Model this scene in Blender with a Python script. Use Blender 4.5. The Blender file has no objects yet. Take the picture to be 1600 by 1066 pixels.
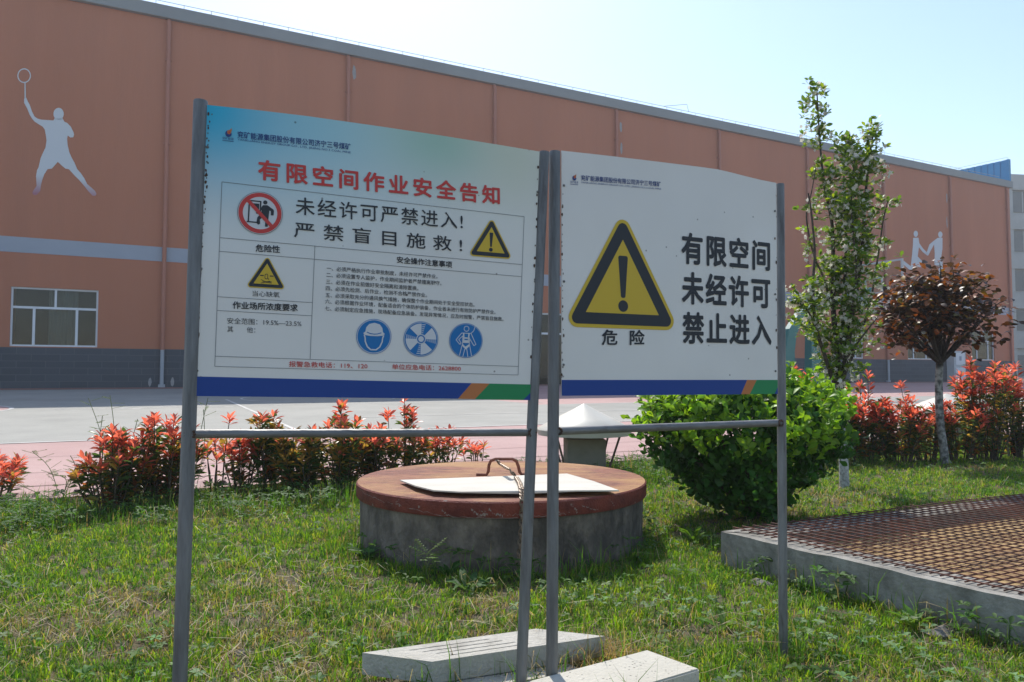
import bpy, bmesh, math, random
import numpy as np
from mathutils import Vector, Matrix
rnd = random.Random(7)
rng = np.random.default_rng(7)
scn = bpy.context.scene
COL = scn.collection

# ------------------------------------------------------------------ camera, sky, sun, exposure
F = 1155.0                      # focal length in photo pixels (photo 1600 x 1066)
PITCH = math.atan(52.0 / F)
HC = 0.845                      # camera height over the lawn
cam_d = bpy.data.cameras.new('camera'); cam = bpy.data.objects.new('camera', cam_d); COL.objects.link(cam)
cam_d.sensor_width = 36.0; cam_d.lens = 36.0 * F / 1600.0
cam_d.clip_start = 0.05; cam_d.clip_end = 2000
cam.location = (0, 0, HC); cam.rotation_euler = (math.pi / 2 + PITCH, 0, 0)
scn.camera = cam

SUN_EL, SUN_AZ = math.radians(51), math.radians(-13)      # azimuth from +Y towards +X
sdir = Vector((math.sin(SUN_AZ) * math.cos(SUN_EL), math.cos(SUN_AZ) * math.cos(SUN_EL), math.sin(SUN_EL)))
world = bpy.data.worlds.new('World'); scn.world = world; world.use_nodes = True
wn = world.node_tree.nodes; wl = world.node_tree.links
sky = wn.new('ShaderNodeTexSky'); sky.sky_type = 'NISHITA'; sky.sun_disc = False
sky.sun_elevation = SUN_EL; sky.sun_rotation = SUN_AZ
sky.air_density = 1.2; sky.dust_density = 0.7; sky.ozone_density = 1.3
bg = wn['Background']; bg.inputs['Strength'].default_value = 0.118
wl.new(sky.outputs[0], bg.inputs[0])
sun_d = bpy.data.lights.new('sun', 'SUN'); sun = bpy.data.objects.new('sun', sun_d); COL.objects.link(sun)
sun_d.energy = 3.0; sun_d.angle = math.radians(0.5); sun_d.color = (1.0, 0.95, 0.87)
sun.rotation_euler = (-sdir).to_track_quat('-Z', 'Y').to_euler(); sun.location = (0, 0, 30)
scn.view_settings.view_transform = 'Standard'; scn.view_settings.look = 'None'
scn.view_settings.exposure = 0.83; scn.view_settings.gamma = 1.0
scn.cycles.max_bounces = 8; scn.cycles.transparent_max_bounces = 12

# ------------------------------------------------------------------ pixel helpers
def ray(u, v):
    dx = (u - 800) / F; dy = (533 - v) / F
    fw = math.cos(PITCH) - dy * math.sin(PITCH); up = math.sin(PITCH) + dy * math.cos(PITCH)
    return dx / fw, up / fw
def at(u, v, Y):
    a, b = ray(u, v); return Vector((a * Y, Y, HC + b * Y))
def ground(u, v, z=0.0):
    a, b = ray(u, v); Y = (HC - z) / -b; return Vector((a * Y, Y, z))
WA = math.radians(27.4)                 # the wall, the court and the drain run along this heading
AX = Vector((math.cos(WA), math.sin(WA), 0)); NX = Vector((-math.sin(WA), math.cos(WA), 0))
PW = 26.6                               # distance of the hall's wall
def wall_tz(u, v, p=PW):
    a, b = ray(u, v); Y = p / (NX.x * a + NX.y); P = Vector((a * Y, Y, 0))
    return P.dot(AX), HC + b * Y
def tp(t, p, z=0.0):
    w = AX * t + NX * p; return Vector((w.x, w.y, z))
P0 = 6.2; ZW = 0.418
def gz(p): return 0.0 if p < P0 else (ZW * (p - P0) / (PW - P0) if p < PW else ZW)
def pof(x, y): return NX.x * x + NX.y * y

# ------------------------------------------------------------------ materials
def newmat(name):
    m = bpy.data.materials.new(name); m.use_nodes = True
    return m, m.node_tree.nodes, m.node_tree.links, m.node_tree.nodes['Principled BSDF']
def mat(name, c1, c2=None, scale=4.0, rough=0.8, bump=0.0, bscale=None, metal=0.0, detail=6, spec=0.5, c3=None, s3=1.0, t3=(0.55, 0.7), stretch=None):
    m, n, l, b = newmat(name)
    b.inputs['Roughness'].default_value = rough; b.inputs['Metallic'].default_value = metal
    b.inputs['Specular IOR Level'].default_value = spec
    tc = n.new('ShaderNodeTexCoord'); vec = tc.outputs['Object']
    if stretch:
        mp = n.new('ShaderNodeMapping'); mp.inputs['Scale'].default_value = stretch
        l.new(vec, mp.inputs[0]); vec = mp.outputs[0]
    c1 = (*c1, 1)
    if c2 is None: b.inputs['Base Color'].default_value = c1
    else:
        tx = n.new('ShaderNodeTexNoise'); tx.inputs['Scale'].default_value = scale; tx.inputs['Detail'].default_value = detail
        tx.inputs['Roughness'].default_value = 0.65
        l.new(vec, tx.inputs['Vector'])
        r = n.new('ShaderNodeValToRGB'); r.color_ramp.elements[0].position = 0.35; r.color_ramp.elements[1].position = 0.68
        r.color_ramp.elements[0].color = c1; r.color_ramp.elements[1].color = (*c2, 1)
        l.new(tx.outputs[0], r.inputs[0]); out = r.outputs[0]
        if c3:
            t2 = n.new('ShaderNodeTexNoise'); t2.inputs['Scale'].default_value = s3; t2.inputs['Detail'].default_value = 8
            t2.inputs['Roughness'].default_value = 0.7
            l.new(vec, t2.inputs['Vector'])
            r2 = n.new('ShaderNodeValToRGB'); r2.color_ramp.elements[0].position = t3[0]; r2.color_ramp.elements[1].position = t3[1]
            l.new(t2.outputs[0], r2.inputs[0])
            mx = n.new('ShaderNodeMixRGB'); mx.inputs[2].default_value = (*c3, 1)
            l.new(r2.outputs[0], mx.inputs[0]); l.new(out, mx.inputs[1]); out = mx.outputs[0]
        l.new(out, b.inputs['Base Color'])
    if bump:
        tb = n.new('ShaderNodeTexNoise'); tb.inputs['Scale'].default_value = bscale or scale * 4; tb.inputs['Detail'].default_value = 8
        l.new(vec, tb.inputs['Vector'])
        bp = n.new('ShaderNodeBump'); bp.inputs['Strength'].default_value = bump; bp.inputs['Distance'].default_value = 0.02
        l.new(tb.outputs[0], bp.inputs['Height']); l.new(bp.outputs[0], b.inputs['Normal'])
    return m
def leafmat(name, rough=0.45, trans=0.45, tint=(1.15, 1.1, 0.6), spec=0.4):
    m, n, l, b = newmat(name)
    at_ = n.new('ShaderNodeAttribute'); at_.attribute_name = 'Col'
    b.inputs['Roughness'].default_value = rough; b.inputs['Specular IOR Level'].default_value = spec
    l.new(at_.outputs['Color'], b.inputs['Base Color'])
    tr = n.new('ShaderNodeBsdfTranslucent')
    mu = n.new('ShaderNodeMixRGB'); mu.blend_type = 'MULTIPLY'; mu.inputs[0].default_value = 1; mu.inputs[2].default_value = (*tint, 1)
    l.new(at_.outputs['Color'], mu.inputs[1]); l.new(mu.outputs[0], tr.inputs[0])
    mx = n.new('ShaderNodeMixShader'); mx.inputs[0].default_value = trans
    l.new(b.outputs[0], mx.inputs[1]); l.new(tr.outputs[0], mx.inputs[2])
    l.new(mx.outputs[0], n['Material Output'].inputs[0])
    return m
def colmat(name, rough=0.85, nscale=60, namt=0.35):
    m, n, l, b = newmat(name)
    at_ = n.new('ShaderNodeAttribute'); at_.attribute_name = 'Col'; b.inputs['Roughness'].default_value = rough
    tc = n.new('ShaderNodeTexCoord'); tx = n.new('ShaderNodeTexNoise'); tx.inputs['Scale'].default_value = nscale; tx.inputs['Detail'].default_value = 6
    l.new(tc.outputs['Object'], tx.inputs['Vector'])
    r = n.new('ShaderNodeValToRGB'); r.color_ramp.elements[0].position = 0.4; r.color_ramp.elements[1].position = 0.6
    r.color_ramp.elements[0].color = (1 - namt * 1.6, 1 - namt * 1.6, 1 - namt * 1.6, 1); r.color_ramp.elements[1].color = (1, 1, 1, 1)
    l.new(tx.outputs[0], r.inputs[0])
    mu = n.new('ShaderNodeMixRGB'); mu.blend_type = 'MULTIPLY'; mu.inputs[0].default_value = 1
    l.new(at_.outputs['Color'], mu.inputs[1]); l.new(r.outputs[0], mu.inputs[2]); l.new(mu.outputs[0], b.inputs['Base Color'])
    return m

# ------------------------------------------------------------------ mesh builder
WM = {}
def setp(o, label=None, cat=None, group=None, kind=None):
    for k, v in (('label', label), ('category', cat), ('group', group), ('kind', kind)):
        if v: o[k] = v
    return o
def empty(name, loc, label, cat, group=None, rz=0.0):
    o = bpy.data.objects.new(name, None); COL.objects.link(o); o.empty_display_size = 0.1
    o.location = loc; o.rotation_euler = (0, 0, rz)
    WM[o.name] = Matrix.Translation(loc) @ Matrix.Rotation(rz, 4, 'Z')
    return setp(o, label, cat, group)
def link_mesh(name, me, parent=None, loc=None, rz=0.0):
    o = bpy.data.objects.new(name, me); COL.objects.link(o)
    if parent: o.parent = parent; WM[o.name] = WM[parent.name]
    else:
        loc = Vector(loc or (0, 0, 0)); o.location = loc; o.rotation_euler = (0, 0, rz)
        WM[o.name] = Matrix.Translation(loc) @ Matrix.Rotation(rz, 4, 'Z')
    return o
class MB:
    def __init__(s): s.v = []; s.f = []; s.m = []; s.c = []; s.uv = {}
    def add(s, vs, fs, m=0, c=None):
        o = len(s.v); s.v += [Vector(p) for p in vs]
        for f in fs: s.f.append([i + o for i in f]); s.m.append(m)
        s.c += [c or (1, 1, 1)] * len(vs); return o
    def poly(s, pts, m=0): s.add(pts, [list(range(len(pts)))], m)
    def hexa(s, b, t, m=0, c=None):          # bottom 4, top 4 (counter-clockwise seen from above)
        s.add(list(b) + list(t), [[3, 2, 1, 0], [4, 5, 6, 7], [0, 1, 5, 4], [1, 2, 6, 5], [2, 3, 7, 6], [3, 0, 4, 7]], m, c)
    def box(s, x0, x1, y0, y1, z0, z1, m=0, c=None):
        s.hexa([(x0, y0, z0), (x1, y0, z0), (x1, y1, z0), (x0, y1, z0)], [(x0, y0, z1), (x1, y0, z1), (x1, y1, z1), (x0, y1, z1)], m, c)
    def tube(s, pts, rad, n=8, m=0, c=None, cap=True, cols=None):
        pts = [Vector(p) for p in pts]; k = len(pts)
        if not hasattr(rad, '__len__'): rad = [rad] * k
        o = len(s.v); prev = None
        for i, p in enumerate(pts):
            d = (pts[min(i + 1, k - 1)] - pts[max(i - 1, 0)])
            d = d.normalized() if d.length > 1e-9 else Vector((0, 0, 1))
            if prev is None: a = d.orthogonal().normalized()
            else:
                a = prev - d * prev.dot(d)
                a = a.normalized() if a.length > 1e-6 else d.orthogonal().normalized()
            prev = a; b = d.cross(a)
            for j in range(n):
                th = 2 * math.pi * j / n
                s.v.append(p + (a * math.cos(th) + b * math.sin(th)) * rad[i])
                s.c.append(cols[i] if cols else (c or (1, 1, 1)))
        for i in range(k - 1):
            for j in range(n):
                s.f.append([o + i * n + j, o + i * n + (j + 1) % n, o + (i + 1) * n + (j + 1) % n, o + (i + 1) * n + j]); s.m.append(m)
        if cap:
            s.f.append([o + j for j in range(n)][::-1]); s.m.append(m)
            s.f.append([o + (k - 1) * n + j for j in range(n)]); s.m.append(m)
    def lathe(s, prof, n=48, c=(0, 0, 0), m=0):
        o = len(s.v)
        for r, z in prof:
            for j in range(n):
                th = 2 * math.pi * j / n
                s.v.append(Vector((c[0] + r * math.cos(th), c[1] + r * math.sin(th), c[2] + z))); s.c.append((1, 1, 1))
        for i in range(len(prof) - 1):
            for j in range(n):
                s.f.append([o + i * n + j, o + i * n + (j + 1) % n, o + (i + 1) * n + (j + 1) % n, o + (i + 1) * n + j]); s.m.append(m)
    def build(s, name, mats, parent=None, loc=None, rz=0.0, local=False, smooth=False, cols=False, bevel=0.0, weld=False):
        me = bpy.data.meshes.new(name); o = link_mesh(name, me, parent, loc, rz)
        inv = Matrix.Identity(4) if local else WM[o.name].inverted()
        me.from_pydata([inv @ p for p in s.v], [], s.f); 
        if not isinstance(mats, (list, tuple)): mats = [mats]
        for q in mats: me.materials.append(q)
        me.polygons.foreach_set('material_index', s.m)
        if cols:
            ca = me.color_attributes.new('Col', 'FLOAT_COLOR', 'POINT')
            arr = np.ones((len(s.v), 4), np.float32); arr[:, :3] = np.array(s.c, np.float32); ca.data.foreach_set('color', arr.ravel())
        me.update()
        if smooth: me.polygons.foreach_set('use_smooth', [True] * len(me.polygons))
        if bevel:
            bm = bmesh.new(); bm.from_mesh(me)
            es = [e for e in bm.edges if len(e.link_faces) == 2 and e.calc_face_angle(0) > 0.5]
            bmesh.ops.bevel(bm, geom=es, offset=bevel, segments=2, affect='EDGES', profile=0.6); bm.to_mesh(me); bm.free()
        if smooth:
            me.update()
            try: me.set_sharp_from_angle(angle=math.radians(40))
            except Exception: pass
        return o
def arrays_mesh(name, V, faces, N, k, cols, m, parent=None, loc=None, local=True, kind=None, smooth=False):
    """V: (N*k,3) copies of a k-vertex template whose faces are given once; one flat colour per copy."""
    if not local:
        loc = Vector(loc or (0, 0, 0))
        inv = (WM[parent.name] if parent else Matrix.Translation(loc)).inverted()
        R = np.array(inv.to_3x3()); T = np.array(inv.translation); V = V @ R.T + T
    me = bpy.data.meshes.new(name)
    loops = np.concatenate([np.array(f) for f in faces]); lens = np.array([len(f) for f in faces])
    L = (loops[None, :] + (np.arange(N) * k)[:, None]).ravel().astype(np.int32)
    tot = np.tile(lens, N); st = np.concatenate([[0], np.cumsum(tot)[:-1]]).astype(np.int32)
    me.vertices.add(N * k); me.vertices.foreach_set('co', V.astype(np.float32).ravel())
    me.loops.add(len(L)); me.loops.foreach_set('vertex_index', L)
    me.polygons.add(len(tot)); me.polygons.foreach_set('loop_start', st)
    me.update(calc_edges=True); me.validate()
    ca = me.color_attributes.new('Col', 'FLOAT_COLOR', 'POINT')
    a = np.ones((N, k, 4), np.float32); a[:, :, :3] = cols[:, None, :] if cols.ndim == 2 else cols
    ca.data.foreach_set('color', a.ravel())
    if smooth: me.polygons.foreach_set('use_smooth', np.ones(len(me.polygons), bool))
    me.materials.append(m)
    o = link_mesh(name, me, parent, loc)
    if kind: o['kind'] = kind
    return o
# leaf template along +x, width along y, normal +z; k = 8
LEAF_F = [[0, 6, 1], [6, 7, 2, 1], [7, 3, 2], [0, 5, 6], [5, 4, 7, 6], [4, 3, 7]]
def leaf_tpl(w=0.4, wide=0.45, fold=0.06, droop=0.12, w2=0.75):
    return np.array([[0, 0, 0], [wide, w / 2, fold], [0.75, w / 2 * w2, fold - droop * .4], [1, 0, -droop], [0.75, -w / 2 * w2, fold - droop * .4],
                     [wide, -w / 2, fold], [wide, 0, 0], [0.75, 0, -droop * .45]])
def orient(dirs, roll, up=(0, 0, 1)):
    """rotation matrices (N,3,3) whose x column is dirs, z column leans to up, rolled."""
    d = dirs / np.linalg.norm(dirs, axis=1, keepdims=True)
    u = np.array(up, float); fixed = u.ndim == 1
    if fixed: u = np.tile(u, (len(d), 1)); u[np.abs(d[:, 2]) > 0.95] = (1, 0, 0)
    y = np.cross(u, d); y /= np.maximum(np.linalg.norm(y, axis=1, keepdims=True), 1e-6); z = np.cross(d, y)
    c, s = np.cos(roll)[:, None], np.sin(roll)[:, None]
    return np.stack([d, y * c + z * s, -y * s + z * c], axis=2)
def leaves(tpl, pos, dirs, size, roll, up=(0, 0, 1)):
    R = orient(dirs, roll, up)
    return (np.einsum('nij,kj->nki', R, tpl) * size[:, None, None] + pos[:, None, :]).reshape(-1, 3)
def vnoise(x, y, s, seed=0):
    r = np.random.default_rng(seed); g = r.random((64, 64))
    a = x / s + 200; b = y / s + 200; i = np.floor(a).astype(int); j = np.floor(b).astype(int); fa = a - i; fb = b - j
    fa = fa * fa * (3 - 2 * fa); fb = fb * fb * (3 - 2 * fb); G = lambda p, q: g[p % 64, q % 64]
    return (G(i, j) * (1 - fa) + G(i + 1, j) * fa) * (1 - fb) + (G(i, j + 1) * (1 - fa) + G(i + 1, j + 1) * fa) * fb

M = {}
M['soil'] = mat('soil', (0.055, 0.045, 0.022), (0.15, 0.115, 0.062), 16, 0.95, 0.8, 60, c3=(0.06, 0.075, 0.02), s3=5)
M['concrete'] = mat('weathered_concrete', (0.17, 0.158, 0.135), (0.36, 0.34, 0.30), 9, 0.9, 0.35, 60, c3=(0.12, 0.115, 0.10), s3=2.5)
M['well'] = mat('stained_concrete', (0.105, 0.088, 0.074), (0.235, 0.20, 0.165), 10, 0.92, 0.9, 40, c3=(0.06, 0.052, 0.045), s3=4.2, t3=(0.44, 0.62), stretch=(1, 1, 0.6))
M['rust_cover'] = mat('rusty_red_paint', (0.12, 0.034, 0.024), (0.30, 0.105, 0.058), 24, 0.8, 0.8, 70, c3=(0.36, 0.185, 0.07), s3=2.8, t3=(0.44, 0.60), stretch=(0.45, 1, 1))
M['rust_rim'] = mat('dark_red_paint', (0.10, 0.016, 0.012), (0.22, 0.045, 0.028), 13, 0.7, 0.35, 120, c3=(0.28, 0.24, 0.22), s3=14, t3=(0.63, 0.66))
M['rust'] = mat('rust_brown', (0.16, 0.05, 0.03), (0.26, 0.09, 0.05), 30, 0.8, 0.3, 200)
M['rebar'] = mat('rusty_rebar', (0.05, 0.022, 0.016), (0.16, 0.050, 0.026), 4, 0.8)
M['pitfloor'] = mat('rust_stained_floor', (0.28, 0.165, 0.06), (0.42, 0.29, 0.13), 9, 0.9, 0.4, 30, c3=(0.17, 0.075, 0.035), s3=1.3, t3=(0.58, 0.75))
M['slab'] = mat('pale_slab', (0.38, 0.36, 0.31), (0.47, 0.445, 0.395), 9, 0.9, 0.4, 90, c3=(0.24, 0.22, 0.185), s3=7, t3=(0.52, 0.74))
M['steel'] = mat('dull_galvanised', (0.125, 0.122, 0.118), (0.225, 0.222, 0.215), 46, 0.55, 0.3, 160, 0.3, c3=(0.075, 0.06, 0.05), s3=30, t3=(0.56, 0.70), stretch=(1, 1, 0.12))
M['steel_bar'] = mat('dull_galvanised_bar', (0.15, 0.145, 0.14), (0.22, 0.215, 0.21), 30, 0.5, 0.15, 120, 0.3, c3=(0.085, 0.07, 0.06), s3=22, t3=(0.6, 0.75), stretch=(0.15, 0.6, 1))
M['paper'] = mat('white_sheet', (0.50, 0.465, 0.40), (0.58, 0.55, 0.48), 6, 0.8, 0.35, 14, c3=(0.44, 0.40, 0.34), s3=9, t3=(0.62, 0.75), stretch=(0.35, 1, 1))

# ------------------------------------------------------------------ ground, court, pavement (structure)
PIT0 = Vector((0.926, 3.312, 0)); PD1 = Vector((0.552, -0.834, 0)).normalized(); PD2 = Vector((0.896, 0.443, 0)).normalized()
PL1, PL2, PZ = 2.0, 3.3, 0.150
pit_c = [PIT0, PIT0 + PD1 * PL1, PIT0 + PD1 * PL1 + PD2 * PL2, PIT0 + PD2 * PL2]
def inset(w):
    a = (PD1 + PD2)
    return [PIT0 + PD1 * w + PD2 * w, PIT0 + PD1 * (PL1 - w) + PD2 * w, PIT0 + PD1 * (PL1 - w) + PD2 * (PL2 - w), PIT0 + PD1 * w + PD2 * (PL2 - w)]
hole = inset(0.06)
g = MB()
far = 95
o4 = [tp(-far, -far), tp(far, -far), tp(far, P0), tp(-far, P0)]
hl = hole            # order: back-left, front, front-right, back-right
quads = [(o4[0], o4[1], hl[1], hl[0]), (o4[1], o4[2], hl[2], hl[1]), (o4[2], hl[3], hl[2]), (o4[2], o4[3], hl[3]), (o4[3], o4[0], hl[0], hl[3])]
for q in quads: g.poly(q)
g.poly([tp(-far, P0), tp(far, P0), tp(far, PW, ZW), tp(-far, PW, ZW)])
g.poly([tp(-far, PW, ZW), tp(far, PW, ZW), tp(far, 140, ZW), tp(-far, 140, ZW)])
setp(g.build('ground', M['soil']), kind='structure')

def court_mat(name, c1, c2, joints=True):
    m = mat(name, c1, c2, 0.9, 0.85, 0.2, 60, c3=tuple(x * 0.8 for x in c1), s3=0.35, t3=(0.5, 0.75))
    n, l = m.node_tree.nodes, m.node_tree.links; b = n['Principled BSDF']
    src = b.inputs['Base Color'].links[0].from_socket
    tc = n.new('ShaderNodeTexCoord'); w = n.new('ShaderNodeTexNoise'); w.inputs['Scale'].default_value = 45; w.inputs['Detail'].default_value = 5
    l.new(tc.outputs['Object'], w.inputs['Vector'])
    r = n.new('ShaderNodeValToRGB'); r.color_ramp.elements[0].color = (0.86, 0.86, 0.86, 1); r.color_ramp.elements[1].color = (1.06, 1.06, 1.06, 1)
    l.new(w.outputs[0], r.inputs[0])
    mu = n.new('ShaderNodeMixRGB'); mu.blend_type = 'MULTIPLY'; mu.inputs[0].default_value = 1
    l.new(src, mu.inputs[1]); l.new(r.outputs[0], mu.inputs[2]); l.new(mu.outputs[0], b.inputs['Base Color'])
    return m
M['pink'] = court_mat('faded_red_court_paint', (0.42, 0.26, 0.24), (0.48, 0.315, 0.29))
M['grey'] = court_mat('faded_grey_court_paint', (0.30, 0.295, 0.265), (0.36, 0.35, 0.315))
M['line'] = mat('white_line_paint', (0.46, 0.45, 0.42), (0.62, 0.60, 0.57), 3, 0.8)
M['joint'] = mat('dark_joint', (0.16, 0.10, 0.09), (0.22, 0.14, 0.13), 6, 0.9)
def strip(mb, t0, t1, p0, p1, dz, m=0):
    mb.poly([(t0, p0, gz(p0) + dz), (t1, p0, gz(p0) + dz), (t1, p1, gz(p1) + dz), (t0, p1, gz(p1) + dz)], m)
def build_court(name, mb, m): setp(mb.build(name, m, rz=WA, local=True), kind='structure')
mb = MB(); strip(mb, -40, 60, 5.75, P0, 0.004); strip(mb, -40, 60, P0, PW - 0.02, 0.004); build_court('pavement', mb, M['pink'])
mb = MB(); strip(mb, -40, 8.0, 9.9, 25.2, 0.008); strip(mb, 8.0, 60, 9.9, 14.3, 0.008); build_court('court', mb, M['grey'])
mb = MB(); strip(mb, -40, 60, 9.82, 9.89, 0.010)
for p in (12.1,): strip(mb, 3.0, 60, p, p + 0.05, 0.012)
def ring(mb, t, p, r, w, a0=0, a1=360, dz=0.012, ry=None):
    n = 60; pts = []
    for i in range(n):
        A, B = [math.radians(a0 + (a1 - a0) * j / n) for j in (i, i + 1)]
        q = []
        for ang, rr in ((A, r), (B, r), (B, r - w), (A, r - w)):
            tt, pp = t + rr * math.cos(ang), p + rr * math.sin(ang); q.append((tt, pp, gz(pp) + dz))
        mb.poly(q[::-1])
ring(mb, -3.7, 16.2, 1.85, 0.07); ring(mb, 4.2, 18.4, 1.85, 0.06)
strip(mb, 2.0, 2.06, 10, 18.4, 0.012)
mb.poly([(2.4, 17.6, gz(17.6) + .012), (2.45, 17.55, gz(17.55) + .012), (8.6, 15.0, gz(15) + .012), (8.6, 15.1, gz(15.1) + .012)])
strip(mb, 9.0, 60, 14.26, 14.32, 0.012)
for _ in range(60):
    tt, pp = -1.2 + 4.2 * rng.random(), 15.6 + .9 * rng.random() ** 2; w_ = .03 + .14 * rng.random(); h_ = .02 + .03 * rng.random()
    mb.poly([(tt + w_ * math.cos(a) * (.6 + .5 * rng.random()), pp + h_ * math.sin(a), gz(pp + h_ * math.sin(a)) + .0105) for a in np.arange(7) * 2 * math.pi / 7])
build_court('court_lines', mb, M['line'])
mb = MB()
nn = 40
for i in range(nn):
    A, B = 2 * math.pi * i / nn, 2 * math.pi * (i + 1) / nn
    mb.poly([(-3.7, 16.2, gz(16.2) + .0125), (-3.7 + 1.77 * math.cos(A), 16.2 + 1.77 * math.sin(A), gz(16.2 + 1.77 * math.sin(A)) + .0125), (-3.7 + 1.77 * math.cos(B), 16.2 + 1.77 * math.sin(B), gz(16.2 + 1.77 * math.sin(B)) + .0125)])
build_court('court_circle', mb, M['pink'])
mb = MB()
for p, w in ((6.55, 0.02), (7.3, 0.012), (8.4, 0.012)): strip(mb, -40, 60, p, p + w, 0.008)
build_court('pavement_joints', mb, M['joint'])
mb = MB(); strip(mb, -40, 60, 25.3, PW - 0.02, 0.008); build_court('wall_apron', mb, mat('red_brick_apron', (0.23, 0.10, 0.08), (0.30, 0.15, 0.12), 6, 0.9))

# drain cover slabs along the pavement edge
M['slot'] = mat('dark_slot', (0.03, 0.028, 0.026), (0.045, 0.04, 0.036), 9, 0.95)
M['draincover'] = mat('pinkish_cover_slab', (0.34, 0.22, 0.205), (0.40, 0.27, 0.25), 3, 0.9, 0.25, 80)
def drain_cover():
    mb = MB(); L, W, h = 0.59, 0.40, 0.03
    ns = 5; pitch = L / ns; sw = 0.035; s0, s1 = 0.06, 0.34
    mb.box(0.004, L - 0.004, 0, s0, 0.0, h); mb.box(0.004, L - 0.004, s1, W, 0.0, h)
    x = 0.004
    for i in range(ns):
        c = (i + 0.5) * pitch
        mb.box(x, c - sw / 2, s0, s1, 0, h); x = c + sw / 2
    mb.box(x, L - 0.004, s0, s1, 0, h)
    mb.box(0.01, L - 0.01, s0, s1, 0.004, 0.008, 1)
    return mb
dc0 = None
for i in range(34):
    t = -6.0 + i * 0.6; P = tp(t, 5.76, 0.001)
    if dc0 is None:
        dc0 = drain_cover().build('drain_cover', [M['draincover'], M['slot']], loc=P, rz=WA, local=True); o = dc0
    else:
        o = dc0.copy(); COL.objects.link(o); o.location = P
    setp(o, 'slotted concrete drain cover in the row along the pink pavement edge', 'drain cover', 'drain covers along the pavement edge')

# ------------------------------------------------------------------ sports hall
M['terracotta'] = mat('terracotta_render', (0.405, 0.150, 0.082), (0.45, 0.172, 0.096), 0.5, 0.9, 0.12, 25, c3=(0.375, 0.145, 0.085), s3=0.9, t3=(0.45, 0.8), stretch=(1, 1, 0.12))
M['pipe'] = mat('terracotta_pipe_paint', (0.36, 0.135, 0.085), (0.39, 0.15, 0.095), 2, 0.6)
M['fascia'] = mat('grey_fascia', (0.215, 0.235, 0.245), (0.25, 0.27, 0.28), 0.6, 0.7)
M['band'] = mat('blue_grey_band_paint', (0.30, 0.335, 0.40), (0.33, 0.365, 0.43), 0.8, 0.85)
M['bluemetal'] = mat('blue_cladding', (0.0, 0.19, 0.42), (0.005, 0.22, 0.48), 1.5, 0.5)
M['white_pvc'] = mat('white_window_frame', (0.62, 0.65, 0.70), (0.68, 0.71, 0.75), 3, 0.5)
M['mural'] = None
m, n, l, b = newmat('pale_mural_paint')
tc = n.new('ShaderNodeTexCoord'); sp = n.new('ShaderNodeSeparateXYZ'); l.new(tc.outputs['Object'], sp.inputs[0])
r = n.new('ShaderNodeValToRGB'); mr = n.new('ShaderNodeMapRange'); mr.inputs[1].default_value = 5.95; mr.inputs[2].default_value = 6.55
r.color_ramp.elements[0].color = (0.36, 0.15, 0.20, 1); r.color_ramp.elements[1].color = (0.56, 0.60, 0.64, 1)
l.new(sp.outputs[2], mr.inputs[0]); l.new(mr.outputs[0], r.inputs[0]); l.new(r.outputs[0], b.inputs['Base Color']); b.inputs['Roughness'].default_value = 0.85
M['mural_left'] = m
M['mural_right'] = mat('pale_mural_paint_plain', (0.52, 0.56, 0.62), (0.56, 0.60, 0.65), 1, 0.85)
# slate base: courses
m, n, l, b = newmat('slate_block_base')
tc = n.new('ShaderNodeTexCoord'); mp = n.new('ShaderNodeMapping'); mp.inputs['Rotation'].default_value = (math.pi / 2, 0, 0)
br = n.new('ShaderNodeTexBrick'); br.inputs['Scale'].default_value = 1.0; br.inputs['Brick Width'].default_value = 0.75; br.inputs['Row Height'].default_value = 0.207
br.inputs['Mortar Size'].default_value = 0.009; br.inputs['Color1'].default_value = (0.050, 0.060, 0.076, 1); br.inputs['Color2'].default_value = (0.064, 0.074, 0.092, 1); br.inputs['Mortar'].default_value = (0.095, 0.105, 0.12, 1)
sx = n.new('ShaderNodeSeparateXYZ'); cx = n.new('ShaderNodeCombineXYZ'); l.new(tc.outputs['Object'], sx.inputs[0]); l.new(sx.outputs[0], cx.inputs[0]); l.new(sx.outputs[2], cx.inputs[1])
l.new(cx.outputs[0], br.inputs['Vector']); l.new(br.outputs[0], b.inputs['Base Color']); b.inputs['Roughness'].default_value = 0.8
M['slate'] = m
# window glass
m, n, l, b = newmat('window_glass')
tr = n.new('ShaderNodeBsdfTransparent'); tr.inputs[0].default_value = (0.45, 0.52, 0.52, 1); gl = n.new('ShaderNodeBsdfGlossy'); gl.inputs['Roughness'].default_value = 0.03
fr = n.new('ShaderNodeFresnel'); fr.inputs[0].default_value = 1.5; mx = n.new('ShaderNodeMixShader'); l.new(fr.outputs[0], mx.inputs[0]); l.new(tr.outputs[0], mx.inputs[1]); l.new(gl.outputs[0], mx.inputs[2])
l.new(mx.outputs[0], n['Material Output'].inputs[0]); M['glass'] = m
M['room'] = mat('dark_room', (0.035, 0.045, 0.05), (0.07, 0.085, 0.085), 1.5, 0.9)
M['reflection_sheet'] = mat('pale_reflection', (0.27, 0.29, 0.28), (0.33, 0.35, 0.34), 3, 0.9, stretch=(6, 1, 0.3))  # pale tone imitating what the panes would reflect

T0, T1, ZTOP = -16.0, 49.2, 12.62           # wall from T0 to T1, fascia above ZTOP
ZB = 1.66
hall = empty('sports_hall', tp(0, PW, ZW), 'long terracotta sports hall with a slate base, grey roof fascia and pale sporting figures', 'building', rz=WA)
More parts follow.
